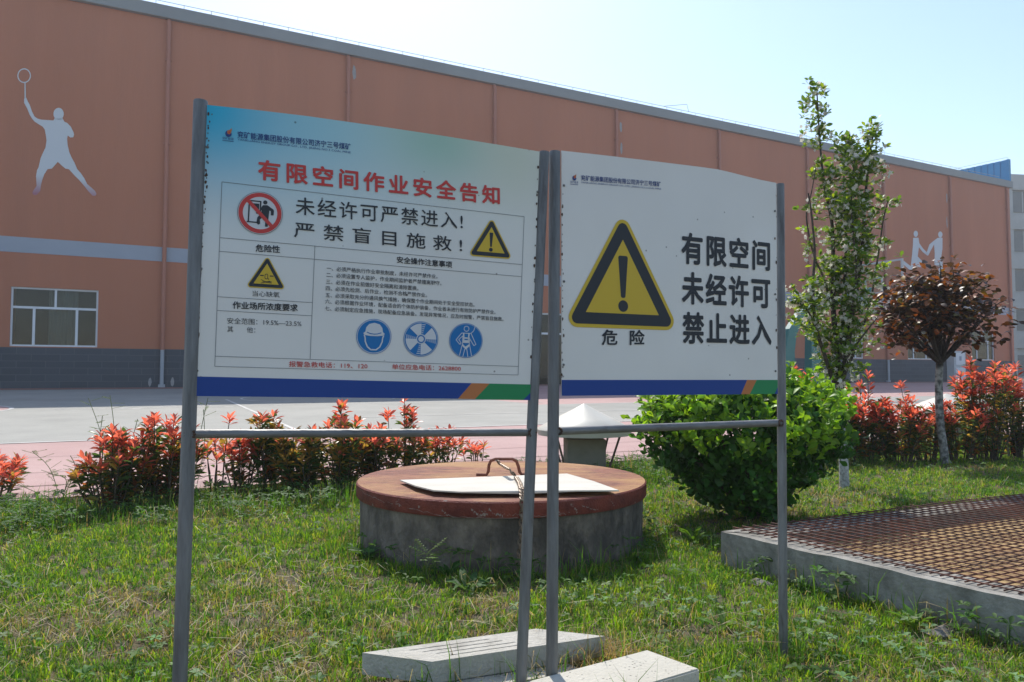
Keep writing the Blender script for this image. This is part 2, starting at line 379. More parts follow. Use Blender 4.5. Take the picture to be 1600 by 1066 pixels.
# local frame of the hall: x = t, y = p - PW, z = height - ZW
def hz(z): return z - ZW
wins = [(0.96 + 6 * i - 3.0 - 1.15, 0.96 + 6 * i - 3.0 + 1.15) for i in range(-2, 9)]
zs0, zs1 = 1.69, 3.49
door_i = 5           # the bay of index 5 -> door instead of window
openings = []
for i, (a, c) in enumerate(wins):
    if i == 5: openings.append((a, c, 0.43, 3.4, 'door'))
    else: openings.append((a, c, zs0, zs1, 'win'))
def walled(mb, t0, t1, z0, z1, y0, ops, m=0):
    ts = sorted({t0, t1, *[x for o in ops for x in o[:2]]}); zs = sorted({z0, z1, *[min(max(z, z0), z1) for o in ops for z in o[2:4]]})
    for i in range(len(ts) - 1):
        for j in range(len(zs) - 1):
            tc_, zc_ = (ts[i] + ts[i + 1]) / 2, (zs[j] + zs[j + 1]) / 2
            if any(o[0] < tc_ < o[1] and o[2] < zc_ < o[3] for o in ops): continue
            mb.poly([(ts[i], y0, hz(zs[j])), (ts[i + 1], y0, hz(zs[j])), (ts[i + 1], y0, hz(zs[j + 1])), (ts[i], y0, hz(zs[j + 1]))], m)
mb = MB(); walled(mb, T0, T1, ZB, ZTOP, 0, openings)
for a, c, z0, z1, k in openings:            # reveals
    zz0 = max(z0, ZB); d = 0.14
    for q in ([(a, 0, z0), (a, d, z0), (a, d, z1), (a, 0, z1)], [(c, d, z0), (c, 0, z0), (c, 0, z1), (c, d, z1)], [(a, d, z1), (c, d, z1), (c, 0, z1), (a, 0, z1)], [(a, 0, z0), (c, 0, z0), (c, d, z0), (a, d, z0)]):
        mb.poly([(x, y, hz(z)) for x, y, z in q])
mb.poly([(T1, 0, hz(0.42)), (T1, 32, hz(0.42)), (T1, 32, hz(ZTOP)), (T1, 0, hz(ZTOP))])
mb.poly([(T0, 32, hz(0.42)), (T0, 0, hz(0.42)), (T0, 0, hz(ZTOP)), (T0, 32, hz(ZTOP))])
mb.poly([(T1, 32, hz(0.42)), (T0, 32, hz(0.42)), (T0, 32, hz(ZTOP)), (T1, 32, hz(ZTOP))])
mb.build('wall', M['terracotta'], hall, local=True)
mb = MB()
ts = [T0]
for a, c, z0, z1, k in openings:
    if k == 'door': ts += [a, c]
ts.append(T1 + 0.03)
for i in range(0, len(ts), 2): mb.box(ts[i], ts[i + 1], -0.035, 0.02, hz(0.40), hz(ZB))
mb.build('base_course', M['slate'], hall, local=True)
mb = MB(); mb.box(T0, T1 + .04, -0.012, 0.02, hz(4.53), hz(5.0)); mb.build('painted_band', M['band'], hall, local=True)
mb = MB(); mb.box(T0, T1 + .15, -0.16, 0.05, hz(ZTOP - .02), hz(13.02)); mb.build('fascia', M['fascia'], hall, local=True, bevel=0.02)
mb = MB(); mb.hexa([(T0, 0.05, hz(12.7)), (T1, 0.05, hz(12.7)), (T1, 16, hz(13.5)), (T0, 16, hz(13.5))], [(T0, 0.05, hz(12.9)), (T1, 0.05, hz(12.9)), (T1, 16, hz(13.7)), (T0, 16, hz(13.7))])
mb.hexa([(T0, 16, hz(13.5)), (T1, 16, hz(13.5)), (T1, 32, hz(12.7)), (T0, 32, hz(12.7))], [(T0, 16, hz(13.7)), (T1, 16, hz(13.7)), (T1, 32, hz(12.9)), (T0, 32, hz(12.9))])
roof = mb.build('roof', M['fascia'], hall, local=True)
mb = MB()
for i in range(40):                          # ribbed blue gable parapet at the far end
    y0 = 0.06 + i * 0.4; y1 = y0 + 0.4; za = 14.42 + min(y0, 16) * 0.03
    mb.box(T1 - 0.10, T1 + 0.03, y0, y1 - 0.08, hz(12.5), hz(za)); mb.box(T1 - 0.06, T1 + 0.02, y1 - 0.08, y1, hz(12.5), hz(za))
mb.box(T1 - 0.16, T1 + 0.05, -0.10, 0.055, hz(13.02), hz(14.42))
mb.build('gable_parapet', M['bluemetal'], hall, local=True)
# downpipes
M['pvc_grey'] = mat('grey_pipe', (0.30, 0.33, 0.38), (0.36, 0.39, 0.43), 3, 0.6)
for i in range(-2, 9):
    t = 0.96 + 6 * i
    if t > T1 - .4: t = T1 - .42
    mb = MB(); mb.tube([(t, -0.10, hz(ZB - 0.02)), (t, -0.10, hz(12.45)), (t, 0.0, hz(12.62))], 0.065, 10)
    for z in (3.0, 5.6, 8.4, 11.2): mb.box(t - 0.09, t + 0.09, -0.13, 0.0, hz(z), hz(z + .05))
    dp = mb.build('downpipe', M['pipe'], hall, local=True, smooth=True)
    mb = MB(); mb.tube([(t, -0.12, hz(0.46)), (t, -0.12, hz(ZB - 0.025))], 0.06, 10); mb.box(t - .1, t + .1, -0.16, -0.036, hz(0.42), hz(0.52))
    mb.build('pipe_foot', M['pvc_grey'], dp, local=True, smooth=True)
# rusty white streaks by the pipes (flaked render)
# windows
def window(a, c, z0, z1, refl):
    w, h = c - a, z1 - z0; mb = MB(); f = 0.055
    Y0, Y1 = 0.06, 0.115
    def bar(x0, x1, y0, y1, d=0.0): mb.box(a + x0, a + x1, Y0 - d, Y1, hz(z0 + y0), hz(z0 + y1))
    bar(0, f, 0, h); bar(w - f, w, 0, h); bar(f, w - f, 0, f); bar(f, w - f, h - f, h); bar(f, w - f, 0.66 * h - 0.035, 0.66 * h + 0.035, 0.004)
    bar(0.5 * w - .03, 0.5 * w + .03, 0.66 * h + 0.035, h - f, 0.002)
    for x in (0.26, 0.75): bar(x * w - .035, x * w + .035, f, 0.66 * h - 0.035, 0.003)
    fr_ = mb.build('window', M['white_pvc'], hall, local=True)
    for k, (x0, x1, y0, y1) in enumerate(((f, .5 * w - .03, .66 * h + .035, h - f), (.5 * w + .03, w - f, .66 * h + .035, h - f), (f, .26 * w - .035, f, .66 * h - .035), (.26 * w + .035, .75 * w - .035, f, .66 * h - .035), (.75 * w + .035, w - f, f, .66 * h - .035))):
        q = MB(); q.poly([(a + x0, .09, hz(z0 + y0)), (a + x1, .09, hz(z0 + y0)), (a + x1, .09, hz(z0 + y1)), (a + x0, .09, hz(z0 + y1))]); q.build('pane', M['glass'], fr_, local=True)
    q = MB(); q.poly([(a, 1.2, hz(z0 - .1)), (c, 1.2, hz(z0 - .1)), (c, 1.2, hz(z1 + .1)), (a, 1.2, hz(z1 + .1))])
    for y0, x in ((0.13, a - .3), (0.13, c + .3)): q.poly([(x, .141, hz(z0 - .1)), (x, 1.2, hz(z0 - .1)), (x, 1.2, hz(z1 + .1)), (x, .141, hz(z1 + .1))])
    q.build('dark_interior', M['room'], fr_, local=True)
    for x0, x1 in refl:  # added pale sheets behind the glass, in place of real reflections
        k = 14; q = MB()
        for i in range(k):
            xa, xb = x0 + (x1 - x0) * i / k, x0 + (x1 - x0) * (i + 1) / k; ya, yb = .24 + .03 * math.sin(i * 1.9), .24 + .03 * math.sin((i + 1) * 1.9)
            q.poly([(a + xa * w, ya, hz(z0)), (a + xb * w, yb, hz(z0)), (a + xb * w, yb, hz(z1)), (a + xa * w, ya, hz(z1))])
        q.build('reflection_sheet', M['reflection_sheet'], fr_, local=True)
for i, (a, c, z0, z1, k) in enumerate(openings):
    if k == 'win': window(a, c, z0, z1, [(0.42, 0.76)] if i == 2 else ([(0.02, 0.2)] if i % 2 else [(.05, .3), (.8, .97)]))
    else:
        mb = MB(); f = .07; w = c - a
        for x0, x1 in ((0, f), (w / 2 - .06, w / 2 + .06), (w - f, w)): mb.box(a + x0, a + x1, .05, .11, hz(z0), hz(z1))
        mb.box(a + f, a + w / 2 - .06, .05, .11, hz(z1 - f), hz(z1)); mb.box(a + w / 2 + .06, c - f, .05, .11, hz(z1 - f), hz(z1)); mb.box(a + f, a + w / 2 - .06, .05, .11, hz(2.5), hz(2.58)); mb.box(a + w / 2 + .06, c - f, .05, .11, hz(2.5), hz(2.58))
        d = mb.build('door', M['white_pvc'], hall, local=True)
        q = MB(); q.poly([(a + f, .08, hz(z0)), (c - f, .08, hz(z0)), (c - f, .08, hz(z1 - f)), (a + f, .08, hz(z1 - f))]); q.build('door_glass', M['glass'], d, local=True)
        q = MB(); q.poly([(a - .3, 1.3, hz(.43)), (c + .3, 1.3, hz(.43)), (c + .3, 1.3, hz(z1 + .1)), (a - .3, 1.3, hz(z1 + .1))])
        q.build('dark_interior', M['room'], d, local=True)
# murals
def mural(name, polys, label, m, ox, oy, sc, rings=()):
    mb = MB()
    for pts in polys:
        mb.poly([(lambda tz: (tz[0], -0.008, hz(tz[1])))(wall_tz(ox + x / sc, oy + y / sc)) for x, y in pts][::-1])
    for (x, y, rx, ry, wd) in rings:
        k = 36
        for i in range(k):
            q = []
            for j, s in ((i, 1), (i + 1, 1), (i + 1, 1 - wd / rx), (i, 1 - wd / rx)):
                a = 2 * math.pi * j / k; tz = wall_tz(ox + (x + rx * s * math.cos(a)) / sc, oy + (y + ry * s * math.sin(a)) / sc); q.append((tz[0], -0.008, hz(tz[1])))
            mb.poly(q)
    o = mb.build(name, m, hall, local=True); o['label'] = label
def oval(x, y, rx, ry, k=24): return [(x + rx * math.cos(2 * math.pi * i / k), y + ry * math.sin(2 * math.pi * i / k)) for i in range(k)]
body = [(122, 500), (127, 490), (133, 495), (140, 512), (150, 530), (162, 565), (175, 590), (190, 600), (210, 605), (240, 607), (270, 609), (276, 598), (316, 598), (325, 615), (340, 622), (357, 640), (370, 665), (374, 680), (370, 694), (355, 695), (342, 685), (339, 700), (341, 730), (350, 770), (362, 797), (375, 820), (390, 855), (408, 875), (425, 900), (440, 930), (460, 947), (480, 965), (487, 980), (482, 989), (468, 989), (445, 965), (430, 945), (400, 910), (375, 885), (348, 855), (330, 852), (310, 835), (292, 818), (275, 837), (262, 852), (240, 855), (224, 880), (213, 910), (207, 935), (203, 965), (185, 985), (170, 985), (163, 975), (170, 960), (185, 940), (182, 890), (187, 860), (195, 845), (205, 800), (218, 770), (230, 745), (235, 710), (231, 680), (226, 655), (215, 640), (195, 628), (175, 615), (162, 600), (150, 580), (138, 550), (122, 520)]
mural('badminton_mural', [body, oval(296, 576, 26, 31), [(124, 417), (129, 417), (131, 497), (124, 497)]], 'pale painted figure leaping with a racket', M['mural_left'], 0, 0, 3.231, [(122, 383, 34, 37, 5)])
f1 = [(204, 85), (226, 84), (230, 108), (246, 130), (266, 150), (262, 158), (243, 143), (228, 124), (223, 162), (240, 180), (247, 200), (232, 208), (206, 192), (200, 222), (188, 218), (160, 192), (165, 180), (194, 203), (200, 150), (203, 115)]
f2 = [(306, 85), (326, 84), (326, 130), (321, 165), (327, 190), (328, 245), (312, 258), (310, 205), (292, 195), (294, 150), (291, 112), (276, 140), (266, 160), (258, 152), (272, 112), (290, 97)]
mural('runners_mural', [f1, oval(215, 68, 9, 13, 16), f2, oval(317, 71, 9, 13, 16)], 'pale painted pair of running figures', M['mural_right'], 1350, 340, 2.664)
mb = MB(); M['patch'] = mat('bare_grey_patch', (0.27, 0.27, 0.28), (0.34, 0.33, 0.33), 8, 0.9)
for t, z0, z1, w in ((7.2, 11.75, 12.3, .16), (19.25, 11.6, 12.1, .16), (19.27, 10.6, 11.2, .12), (19.25, 9.5, 10.1, .14), (42.75, 10.9, 11.6, .12), (42.7, 9.4, 10.2, .1), (1.28, .44, .78, .10), (.62, .44, .74, .09)):
    k = 10; y = -.004 if z0 > 2 else -.038
    mb = MB(); mb.poly([(t + w * .5 * math.cos(a) * (.7 + .5 * rng.random()), y, hz((z0 + z1) / 2 + (z1 - z0) / 2 * math.sin(a) * (.8 + .3 * rng.random()))) for a in np.arange(k) * 2 * math.pi / k]); mb.build('bare_patch', M['patch'], hall, local=True)
# lightning conductor along the eaves
M['wire'] = mat('grey_wire', (0.30, 0.31, 0.32), (0.36, 0.37, 0.38), 5, 0.6)
mb = MB(); mb.tube([(t, -0.06, hz(13.17)) for t in np.arange(T0, T1 + .1, 2.0)], 0.011, 5)
mb.tube([(T1 - .05, 0.0, hz(13.17)), (T1 - .05, 0.0, hz(14.58)), (T1 - .05, 14, hz(14.98))], 0.011, 5)
mb.tube([(21.6, -0.06, hz(13.17)), (23.0, -0.06, hz(13.5)), (23.1, -0.06, hz(13.17))], 0.011, 5)
lw = mb.build('lightning_wire', M['wire'], hall, local=True)
s0 = None
for i in range(72):
    t = T0 + .4 + i * 0.85
    if s0 is None:
        mb = MB(); mb.tube([(0, 0, 0), (0, 0, .15)], .010, 5); s0 = mb.build('wire_support', M['wire'], lw, local=True); o = s0
    else: o = s0.copy(); COL.objects.link(o); o.parent = lw
    o.location = (t, -0.06, hz(13.01))

# utility cabinet against the wall
P = tp(42.7, PW - 0.35, ZW - 0.01)
cb = empty('utility_cabinet', P, 'tall pale grey utility cabinet against the slate base near the far end of the hall', 'cabinet', rz=WA)
M['cab'] = mat('pale_grey_cabinet', (0.42, 0.45, 0.48), (0.47, 0.50, 0.53), 3, 0.6)
mb = MB(); mb.box(-.55, .55, -.2, .25, 0, 1.78); mb.build('body', M['cab'], cb, local=True, bevel=.01)
for z in (0.12, 0.98):
    mb = MB(); mb.box(-.42, .42, -.225, -.203, z, z + .7); d = mb.build('door', M['white_pvc'], cb, local=True, bevel=.005)
    mb = MB(); mb.box(-.1, .1, -.235, -.227, z + .25, z + .5); mb.build('plate', M['band'], d, local=True)

# ------------------------------------------------------------------ concrete block far behind, right edge
M['farconc'] = mat('far_concrete', (0.36, 0.37, 0.37), (0.44, 0.45, 0.45), 0.5, 0.9, c3=(0.27, 0.28, 0.28), s3=0.25)
M['farglass'] = mat('dark_openings', (0.08, 0.09, 0.10), (0.12, 0.13, 0.14), 1, 0.4)
Yb = 70.0; xb = (1584 - 800) / F * Yb
fb = empty('concrete_building', (xb, Yb, ZW), 'weathered grey concrete building standing behind the right end of the sports hall', 'building', rz=math.radians(8))
mb = MB(); mb.box(0, 24, 0.4, 14, 0, 19.0); mb.box(-.15, 24.2, 0.0, .4, 18.2, 19.6)
for k in range(5): mb.box(-.1, 24.1, 0.05, .4, 2.9 + k * 3.8, 4.3 + k * 3.8)
for i in range(9): mb.box(i * 2.9, i * 2.9 + .5, 0.1, .4, 0, 18.2)
mb.build('wall', M['farconc'], fb, local=True)
for k in range(5):
    for i in range(8):
        mb = MB(); x0 = i * 2.9 + .55; z0 = k * 3.8 + .9 - (0.85 if k == 0 else 0.3)
        mb.box(x0 + .1, x0 + 2.2, .3, .395, z0 + .2, z0 + 2.2); mb.box(x0 + 1.1, x0 + 1.2, .26, .299, z0 + .2, z0 + 2.2, 1)
        mb.build('window', [M['farglass'], M['farconc']], fb, local=True)

# ------------------------------------------------------------------ basketball hoop
M['teal'] = mat('green_hoop_paint', (0.006, 0.11, 0.12), (0.01, 0.145, 0.145), 2, 0.35)
M['orange'] = mat('orange_rim', (0.7, 0.14, 0.03), None, rough=0.5)
M['net'] = mat('white_net', (0.7, 0.7, 0.7), None)
PH = 14.5; th0, th1 = 15.9, 19.9
zg = gz(PH)
hoop = empty('basketball_hoop', tp(16.9, PH, zg), 'green basketball hoop with a curved arm and clear framed backboard on the court', 'basketball hoop', rz=WA)
mb = MB(); mb.box(-1.2, 0.6, -.55, .55, 0.0, .42); mb.build('base', M['teal'], hoop, local=True, bevel=.03)
arm = [(-0.85, 0, .42), (-0.87, 0, 1.3), (-0.75, 0, 1.85), (-0.42, 0, 2.25), (0.1, 0, 2.5), (0.9, 0, 2.72), (2.0, 0, 3.0), (2.62, 0, 3.18)]
mb = MB()
for i in range(len(arm) - 1):
    (x0, _, z0), (x1, _, z1) = arm[i], arm[i + 1]
    def nrm(k):
        a = arm[max(k - 1, 0)]; c = arm[min(k + 1, len(arm) - 1)]; dx, dz = c[0] - a[0], c[2] - a[2]; q = math.hypot(dx, dz); return -dz / q, dx / q
    n0, n1 = nrm(i), nrm(i + 1); h0, h1 = .19 - .017 * i, .19 - .017 * (i + 1); w = .085
    A = lambda x, z, nn_, h, y: (x + nn_[0] * h, y, z + nn_[1] * h)
    mb.hexa([A(x0, z0, n0, -h0, -w), A(x1, z1, n1, -h1, -w), A(x1, z1, n1, -h1, w), A(x0, z0, n0, -h0, w)], [A(x0, z0, n0, h0, -w), A(x1, z1, n1, h1, -w), A(x1, z1, n1, h1, w), A(x0, z0, n0, h0, w)])
mb.build('arm', M['teal'], hoop, local=True)
mb = MB(); mb.hexa([(-.1, -.14, .42), (.38, -.14, .42), (.38, .14, .42), (-.1, .14, .42)], [(-.05, -.1, 2.25), (.15, -.1, 2.3), (.15, .1, 2.3), (-.05, .1, 2.25)]); mb.build('strut', M['teal'], hoop, local=True)
m, n, l, b = newmat('clear_backboard'); tr = n.new('ShaderNodeBsdfTransparent'); tr.inputs[0].default_value = (.93, .96, .95, 1); gl = n.new('ShaderNodeBsdfGlossy'); gl.inputs[1].default_value = .05
mx = n.new('ShaderNodeMixShader'); mx.inputs[0].default_value = .06; l.new(tr.outputs[0], mx.inputs[1]); l.new(gl.outputs[0], mx.inputs[2]); l.new(mx.outputs[0], n['Material Output'].inputs[0]); M['clear'] = m
mb = MB(); X = 2.75
mb.box(X - .012, X + .012, -.9, .9, 2.9, 3.95); bd = mb.build('backboard', M['clear'], hoop, local=True)
mb = MB()
for y0, y1, z0, z1 in ((-.95, .95, 3.95, 4.0), (-.95, .95, 2.86, 2.9), (-.95, -.9, 2.9, 3.95), (.9, .95, 2.9, 3.95)): mb.box(X - .03, X + .03, y0, y1, z0, z1)
for y0, y1, z0, z1 in ((-.3, .3, 3.5, 3.55), (-.3, .3, 3.05, 3.1), (-.3, -.25, 3.1, 3.5), (.25, .3, 3.1, 3.5)): mb.box(X - .016, X + .016, y0, y1, z0, z1)
mb.build('board_frame', M['cab'], bd, local=True)
mb = MB(); k = 24; rim = [(X + .42 + .23 * math.cos(2 * math.pi * i / k), .23 * math.sin(2 * math.pi * i / k), 3.05) for i in range(k + 1)]
mb.tube(rim, .014, 6); mb.box(X + .03, X + .2, -.08, .08, 3.0, 3.06); mb.build('rim', M['orange'], hoop, local=True)
mb = MB()
for i in range(14):
    a = 2 * math.pi * i / 14; a2 = a + .35
    for s in (1, -1): mb.tube([(X + .42 + .22 * math.cos(a), .22 * math.sin(a), 3.04), (X + .42 + .15 * math.cos(a + s * .4), .15 * math.sin(a + s * .4), 2.8), (X + .42 + .12 * math.cos(a), .12 * math.sin(a), 2.6)], .005, 4)
mb.build('net', M['net'], hoop, local=True)

# ------------------------------------------------------------------ conical canopies along the pavement
M['canopy'] = mat('cream_canopy', (0.55, 0.51, 0.43), (0.61, 0.57, 0.49), 5, 0.45)
M['pedestal'] = mat('dull_pedestal', (0.22, 0.20, 0.155), (0.28, 0.255, 0.20), 6, 0.85, c3=(0.16, 0.145, 0.12), s3=3)
M['brown'] = mat('brown_strut', (0.10, 0.07, 0.05), (0.15, 0.10, 0.07), 9, 0.7)
def canopy(P, R, label):
    e = empty('canopy_stand', P, label, 'stand', None, rz=.04)
    zr, zt = 0.385, 0.59
    mb = MB(); k = 20
    mb.lathe([(R * .97, zr - .055), (R, zr - .01), (R * .985, zr), (R * .60, zr + .085), (R * .25, zr + .155), (0.006, zt)], k); mb.lathe([(0.02, zt - .03), (R * .93, zr - .03), (R * .97, zr - .055)], k)
    mb.build('canopy', M['canopy'], e, local=True, smooth=True)
    mb = MB(); mb.box(-.16, .16, -.16, .16, 0, .30); mb.build('pedestal', M['pedestal'], e, local=True, bevel=.006)
    mb = MB(); mb.box(-.03, .03, -.03, .03, .30, zr + .05); mb.build('neck', M['brown'], e, local=True)
    for s, q in ((1, 1), (1, -1), (-1, 1), (-1, -1)):
        mb = MB(); mb.tube([(s * .175, q * .175, .04), (s * .27, q * .27, zr - .005)], .009, 6); mb.build('strut', M['brown'], e, local=True)
    return e
g1 = ground(913, 741); canopy((g1.x, g1.y, 0.005), 0.405, 'pale conical canopy on a box pedestal right behind the round rusty cover')
g2 = Vector((0, 0, 0))
a_, b_ = ray(1478, 600); Y2 = 5.95 / (NX.x * a_ + NX.y); canopy((a_ * Y2, Y2, 0.005), 0.50, 'pale conical canopy half hidden in red leaves behind the small dark tree trunk')
a_, b_ = ray(1652, 600); Y3 = 5.95 / (NX.x * a_ + NX.y); canopy((a_ * Y3, Y3, 0.005), 0.50, 'pale conical canopy cut by the right edge, its rim just past the red shrub')

# ------------------------------------------------------------------ round concrete well with cover
WC = Vector((-0.054, 3.887, 0)); R0 = 0.743; ZT = 0.307
well = empty('concrete_well', WC, 'round low concrete well with a thick rusty red cover', 'well')
mb = MB(); mb.lathe([(.722, -.05), (.722, .02), (.726, ZT - .072)], 96); mb.lathe([(.726, ZT - .072), (.6, ZT - .072)], 96)
mb.build('wall', M['well'], well, local=True, smooth=True)
mb = MB(); mb.lathe([(.70, ZT - .071), (R0 - .004, ZT - .07), (R0, ZT - .064), (R0, ZT - .006), (R0 - .006, ZT)], 96, m=1)
o_ = len(mb.v); mb.lathe([(R0 - .006, ZT), (R0 * .7, ZT + .004), (R0 * .35, ZT + .006), (.001, ZT + .007)], 96)
cover = mb.build('cover', [M['rust_cover'], M['rust_rim']], well, local=True, smooth=True)
hp = [(744, 742), (760, 742), (763, 737), (764, 727), (767, 720), (774, 717.5), (801, 717.5), (807, 721), (810, 729), (812, 738), (815, 741.5), (825, 742)]
Yh = (HC - ZT - .012) / -ray(784, 742)[1]
mb = MB(); mb.tube([at(u, v, Yh) for u, v in hp], .0085, 8); mb.build('handle', M['rust'], cover, smooth=True)
# cracked and flaked paint on the rim
M['flake'] = mat('pale_flake', (0.20, 0.16, 0.14), (0.32, 0.28, 0.26), 60, 0.9)
def rimpt(th, z): return Vector(((R0 + .0012) * math.sin(th), -(R0 + .0012) * math.cos(th), z))
for th0, th1, z0, z1, w_ in ((-1.15, -.72, ZT - .012, ZT - .036, .0022), (-.72, -.30, ZT - .036, ZT - .064, .002), (-.34, -.30, ZT - .04, ZT - .062, .006), (-.16, -.10, ZT - .036, ZT - .058, .008), (-.06, .02, ZT - .035, ZT - .060, .009), (.02, .12, ZT - .05, ZT - .052, .002), (-.3, .2, ZT - .0665, ZT - .067, .002), (.5, .62, ZT - .03, ZT - .06, .003), (.72, .76, ZT - .02, ZT - .05, .004), (.2, .42, ZT - .062, ZT - .058, .002)):
    mb = MB(); k = 16; pa = None
    for i in range(k + 1):
        t = i / k; th = th0 + (th1 - th0) * t; z = z0 + (z1 - z0) * t + rng.normal(0, .0035); ww = w_ * (.3 + rng.random()) * .5; z = min(max(z, ZT - .0675), ZT - .008)
        pb = (rimpt(th, z - ww), rimpt(th, z + ww))
        if pa and rng.random() > .2: mb.poly([pa[0], pb[0], pb[1], pa[1]])
        pa = pb
    if mb.v: mb.build('paint_flake', M['flake'], cover, local=True)
# white sheet on the cover
zs = ZT + .022
pp = [(625, 750), (649, 761), (677, 768), (720, 770.5), (817, 770), (900, 769), (967, 766), (928, 752), (886, 740), (811, 743), (720, 746.5)]
top = [ground(u, v, zs) for u, v in pp]
for i in (1, 2, 3): top[i].z += .006
top[5].z += .008
mb = MB(); nP = len(top); bot = [p - Vector((0, 0, .006)) for p in top]
mb.add(top + bot, [list(range(nP)), list(range(nP, 2 * nP))[::-1]] + [[i, i + nP, (i + 1) % nP + nP, (i + 1) % nP] for i in range(nP)])
c0 = sum(top, Vector()) / nP
sh = mb.build('white_sheet', M['paper'], loc=(c0.x, c0.y, ZT + .007)); setp(sh, 'creased white board lying flat on the rusty round cover', 'board')
# stone lumps that hold the sheet off the cover
# chain
M['chain'] = mat('worn_chain', (0.14, 0.085, 0.045), (0.24, 0.20, 0.16), 60, 0.45, metal=0.4)
cp = [at(776, 720, Yh), at(783, 726, Yh - .03), ground(796, 734, zs + .05), ground(806, 745, zs + .012), ground(812, 755, zs + .014), ground(815, 766, zs + .012)]
edge = Vector((WC.x + (ground(815, 768, zs).x - WC.x) * 1.0, 0, 0)); dxe = ground(815, 768, zs).x - WC.x
ye = WC.y - math.sqrt((R0 + .012) ** 2 - dxe ** 2)
cp += [Vector((WC.x + dxe, ye, zs - .01)), Vector((WC.x + dxe - .004, ye - .004, .2)), Vector((WC.x + dxe - .012, ye - .004, .1)), Vector((WC.x + dxe - .02, ye - .01, .03))]
def sample(pts, step):
    out = []; acc = 0; 
    for i in range(len(pts) - 1):
        L = (pts[i + 1] - pts[i]).length; s = acc
        while s < L: out.append((pts[i].lerp(pts[i + 1], s / L), (pts[i + 1] - pts[i]).normalized())); s += step
        acc = s - L
    return out
mb = MB()
for i, (p, d) in enumerate(sample(cp, .0205)):
    a = d.cross(Vector((0.3, 1, 0.2))).normalized(); b2 = d.cross(a)
    side = (a if i % 2 else b2) * 0.9 + (b2 if i % 2 else a) * 0.45; side.normalize()
    k = 10; lp = [p + d * (.0165 * math.cos(2 * math.pi * j / k)) + side * (.0105 * math.sin(2 * math.pi * j / k)) for j in range(k + 1)]
    mb.tube(lp, .0036, 5)
setp(mb.build('chain', M['chain'], loc=cp[0]), 'rusty link chain hanging from the cover handle over the white board', 'chain')

# ------------------------------------------------------------------ slabs
def slab(A, B, C, th, z0, label, slots=True, crack=False, specks=0):
    A, B, C = Vector(A), Vector(B), Vector(C); D = A + (C - B); zt = z0 + th
    mb = MB(); ex = (C - B).normalized(); ey = (A - B).normalized(); L = (C - B).length; W = (A - B).length
    def q(x, y, z): v = B + ex * x + ey * y; return Vector((v.x, v.y, z))
    def bx(x0, x1, y0, y1, za, zb, m=0): mb.hexa([q(x0, y0, za), q(x1, y0, za), q(x1, y1, za), q(x0, y1, za)], [q(x0, y0, zb), q(x1, y0, zb), q(x1, y1, zb), q(x0, y1, zb)], m)
    b = .002
    if slots:
        ys = [W * (.20 + .19 * i) for i in range(4)]; sw = .008; x0, x1 = L * .17, L * .62
        bx(0, x0, 0, W, z0, zt); bx(x1, L, 0, W, z0, zt); y = 0
        for s in ys: bx(x0, x1, y, s - sw / 2, z0, zt); y = s + sw / 2
        bx(x0, x1, y, W, z0, zt); bx(x0, x1, .01, W - .01, z0 + .002, zt - .03, 1)
    else: bx(0, L, 0, W, z0, zt)
    if crack: bx(L * .40, L * .404, -.0012, .0, z0, zt - .001, 2)
    o = mb.build('concrete_slab', [M['slab'], M['slot'], M['line']], loc=(B.x, B.y, z0))
    if not slots:
        bm = bmesh.new(); bm.from_mesh(o.data); bmesh.ops.bevel(bm, geom=list(bm.edges), offset=.004, segments=2, affect='EDGES'); bm.to_mesh(o.data); bm.free()
    return setp(o, label, 'slab')
zt1 = .085
slab(ground(566, 1020, zt1), ground(675, 1034, zt1), ground(945, 994, zt1), .058, .027, 'pale slotted concrete slab lying in the grass left of the middle posts', crack=True)
zt2 = .085
m = mat('speckled_slab', (0.46, 0.43, 0.36), (0.52, 0.49, 0.415), 7, 0.9, 0.25, 90, c3=(0.30, 0.29, 0.28), s3=6, t3=(0.62, 0.78), stretch=(1, 1, 1))
n, l = m.node_tree.nodes, m.node_tree.links; b = n['Principled BSDF']; src = b.inputs['Base Color'].links[0].from_socket
tc = n.new('ShaderNodeTexCoord'); vo = n.new('ShaderNodeTexVoronoi'); vo.inputs['Scale'].default_value = 62; l.new(tc.outputs['Object'], vo.inputs['Vector'])
r = n.new('ShaderNodeValToRGB'); r.color_ramp.elements[0].position = .16; r.color_ramp.elements[1].position = .22; r.color_ramp.elements[0].color = (.12, .12, .12, 1)
l.new(vo.outputs['Distance'], r.inputs[0]); mp = n.new('ShaderNodeMapping'); mp.inputs['Scale'].default_value = (1, 1.9, 1); mp.inputs['Rotation'].default_value = (0, 0, .6); l.new(tc.outputs['Object'], mp.inputs[0]); l.new(mp.outputs[0], vo.inputs['Vector'])
t9 = n.new('ShaderNodeTexNoise'); t9.inputs['Scale'].default_value = 16; t9.inputs['Detail'].default_value = 3; l.new(tc.outputs['Object'], t9.inputs['Vector'])
r9 = n.new('ShaderNodeValToRGB'); r9.color_ramp.elements[0].position = .42; r9.color_ramp.elements[1].position = .56; l.new(t9.outputs[0], r9.inputs[0])
mu = n.new('ShaderNodeMixRGB'); mu.blend_type = 'MULTIPLY'; l.new(r9.outputs[0], mu.inputs[0]); l.new(src, mu.inputs[1]); l.new(r.outputs[0], mu.inputs[2]); l.new(mu.outputs[0], b.inputs['Base Color'])
B2 = ground(1094, 1045, zt2); A2 = ground(1011, 1015, zt2); dirl = (ground(840, 1060, zt2) - A2).normalized()
s2 = slab(A2, B2, B2 + dirl * .55, .055, .03, 'speckled concrete slab at the foot of the middle posts, cut by the lower edge', slots=False); s2.data.materials[0] = m
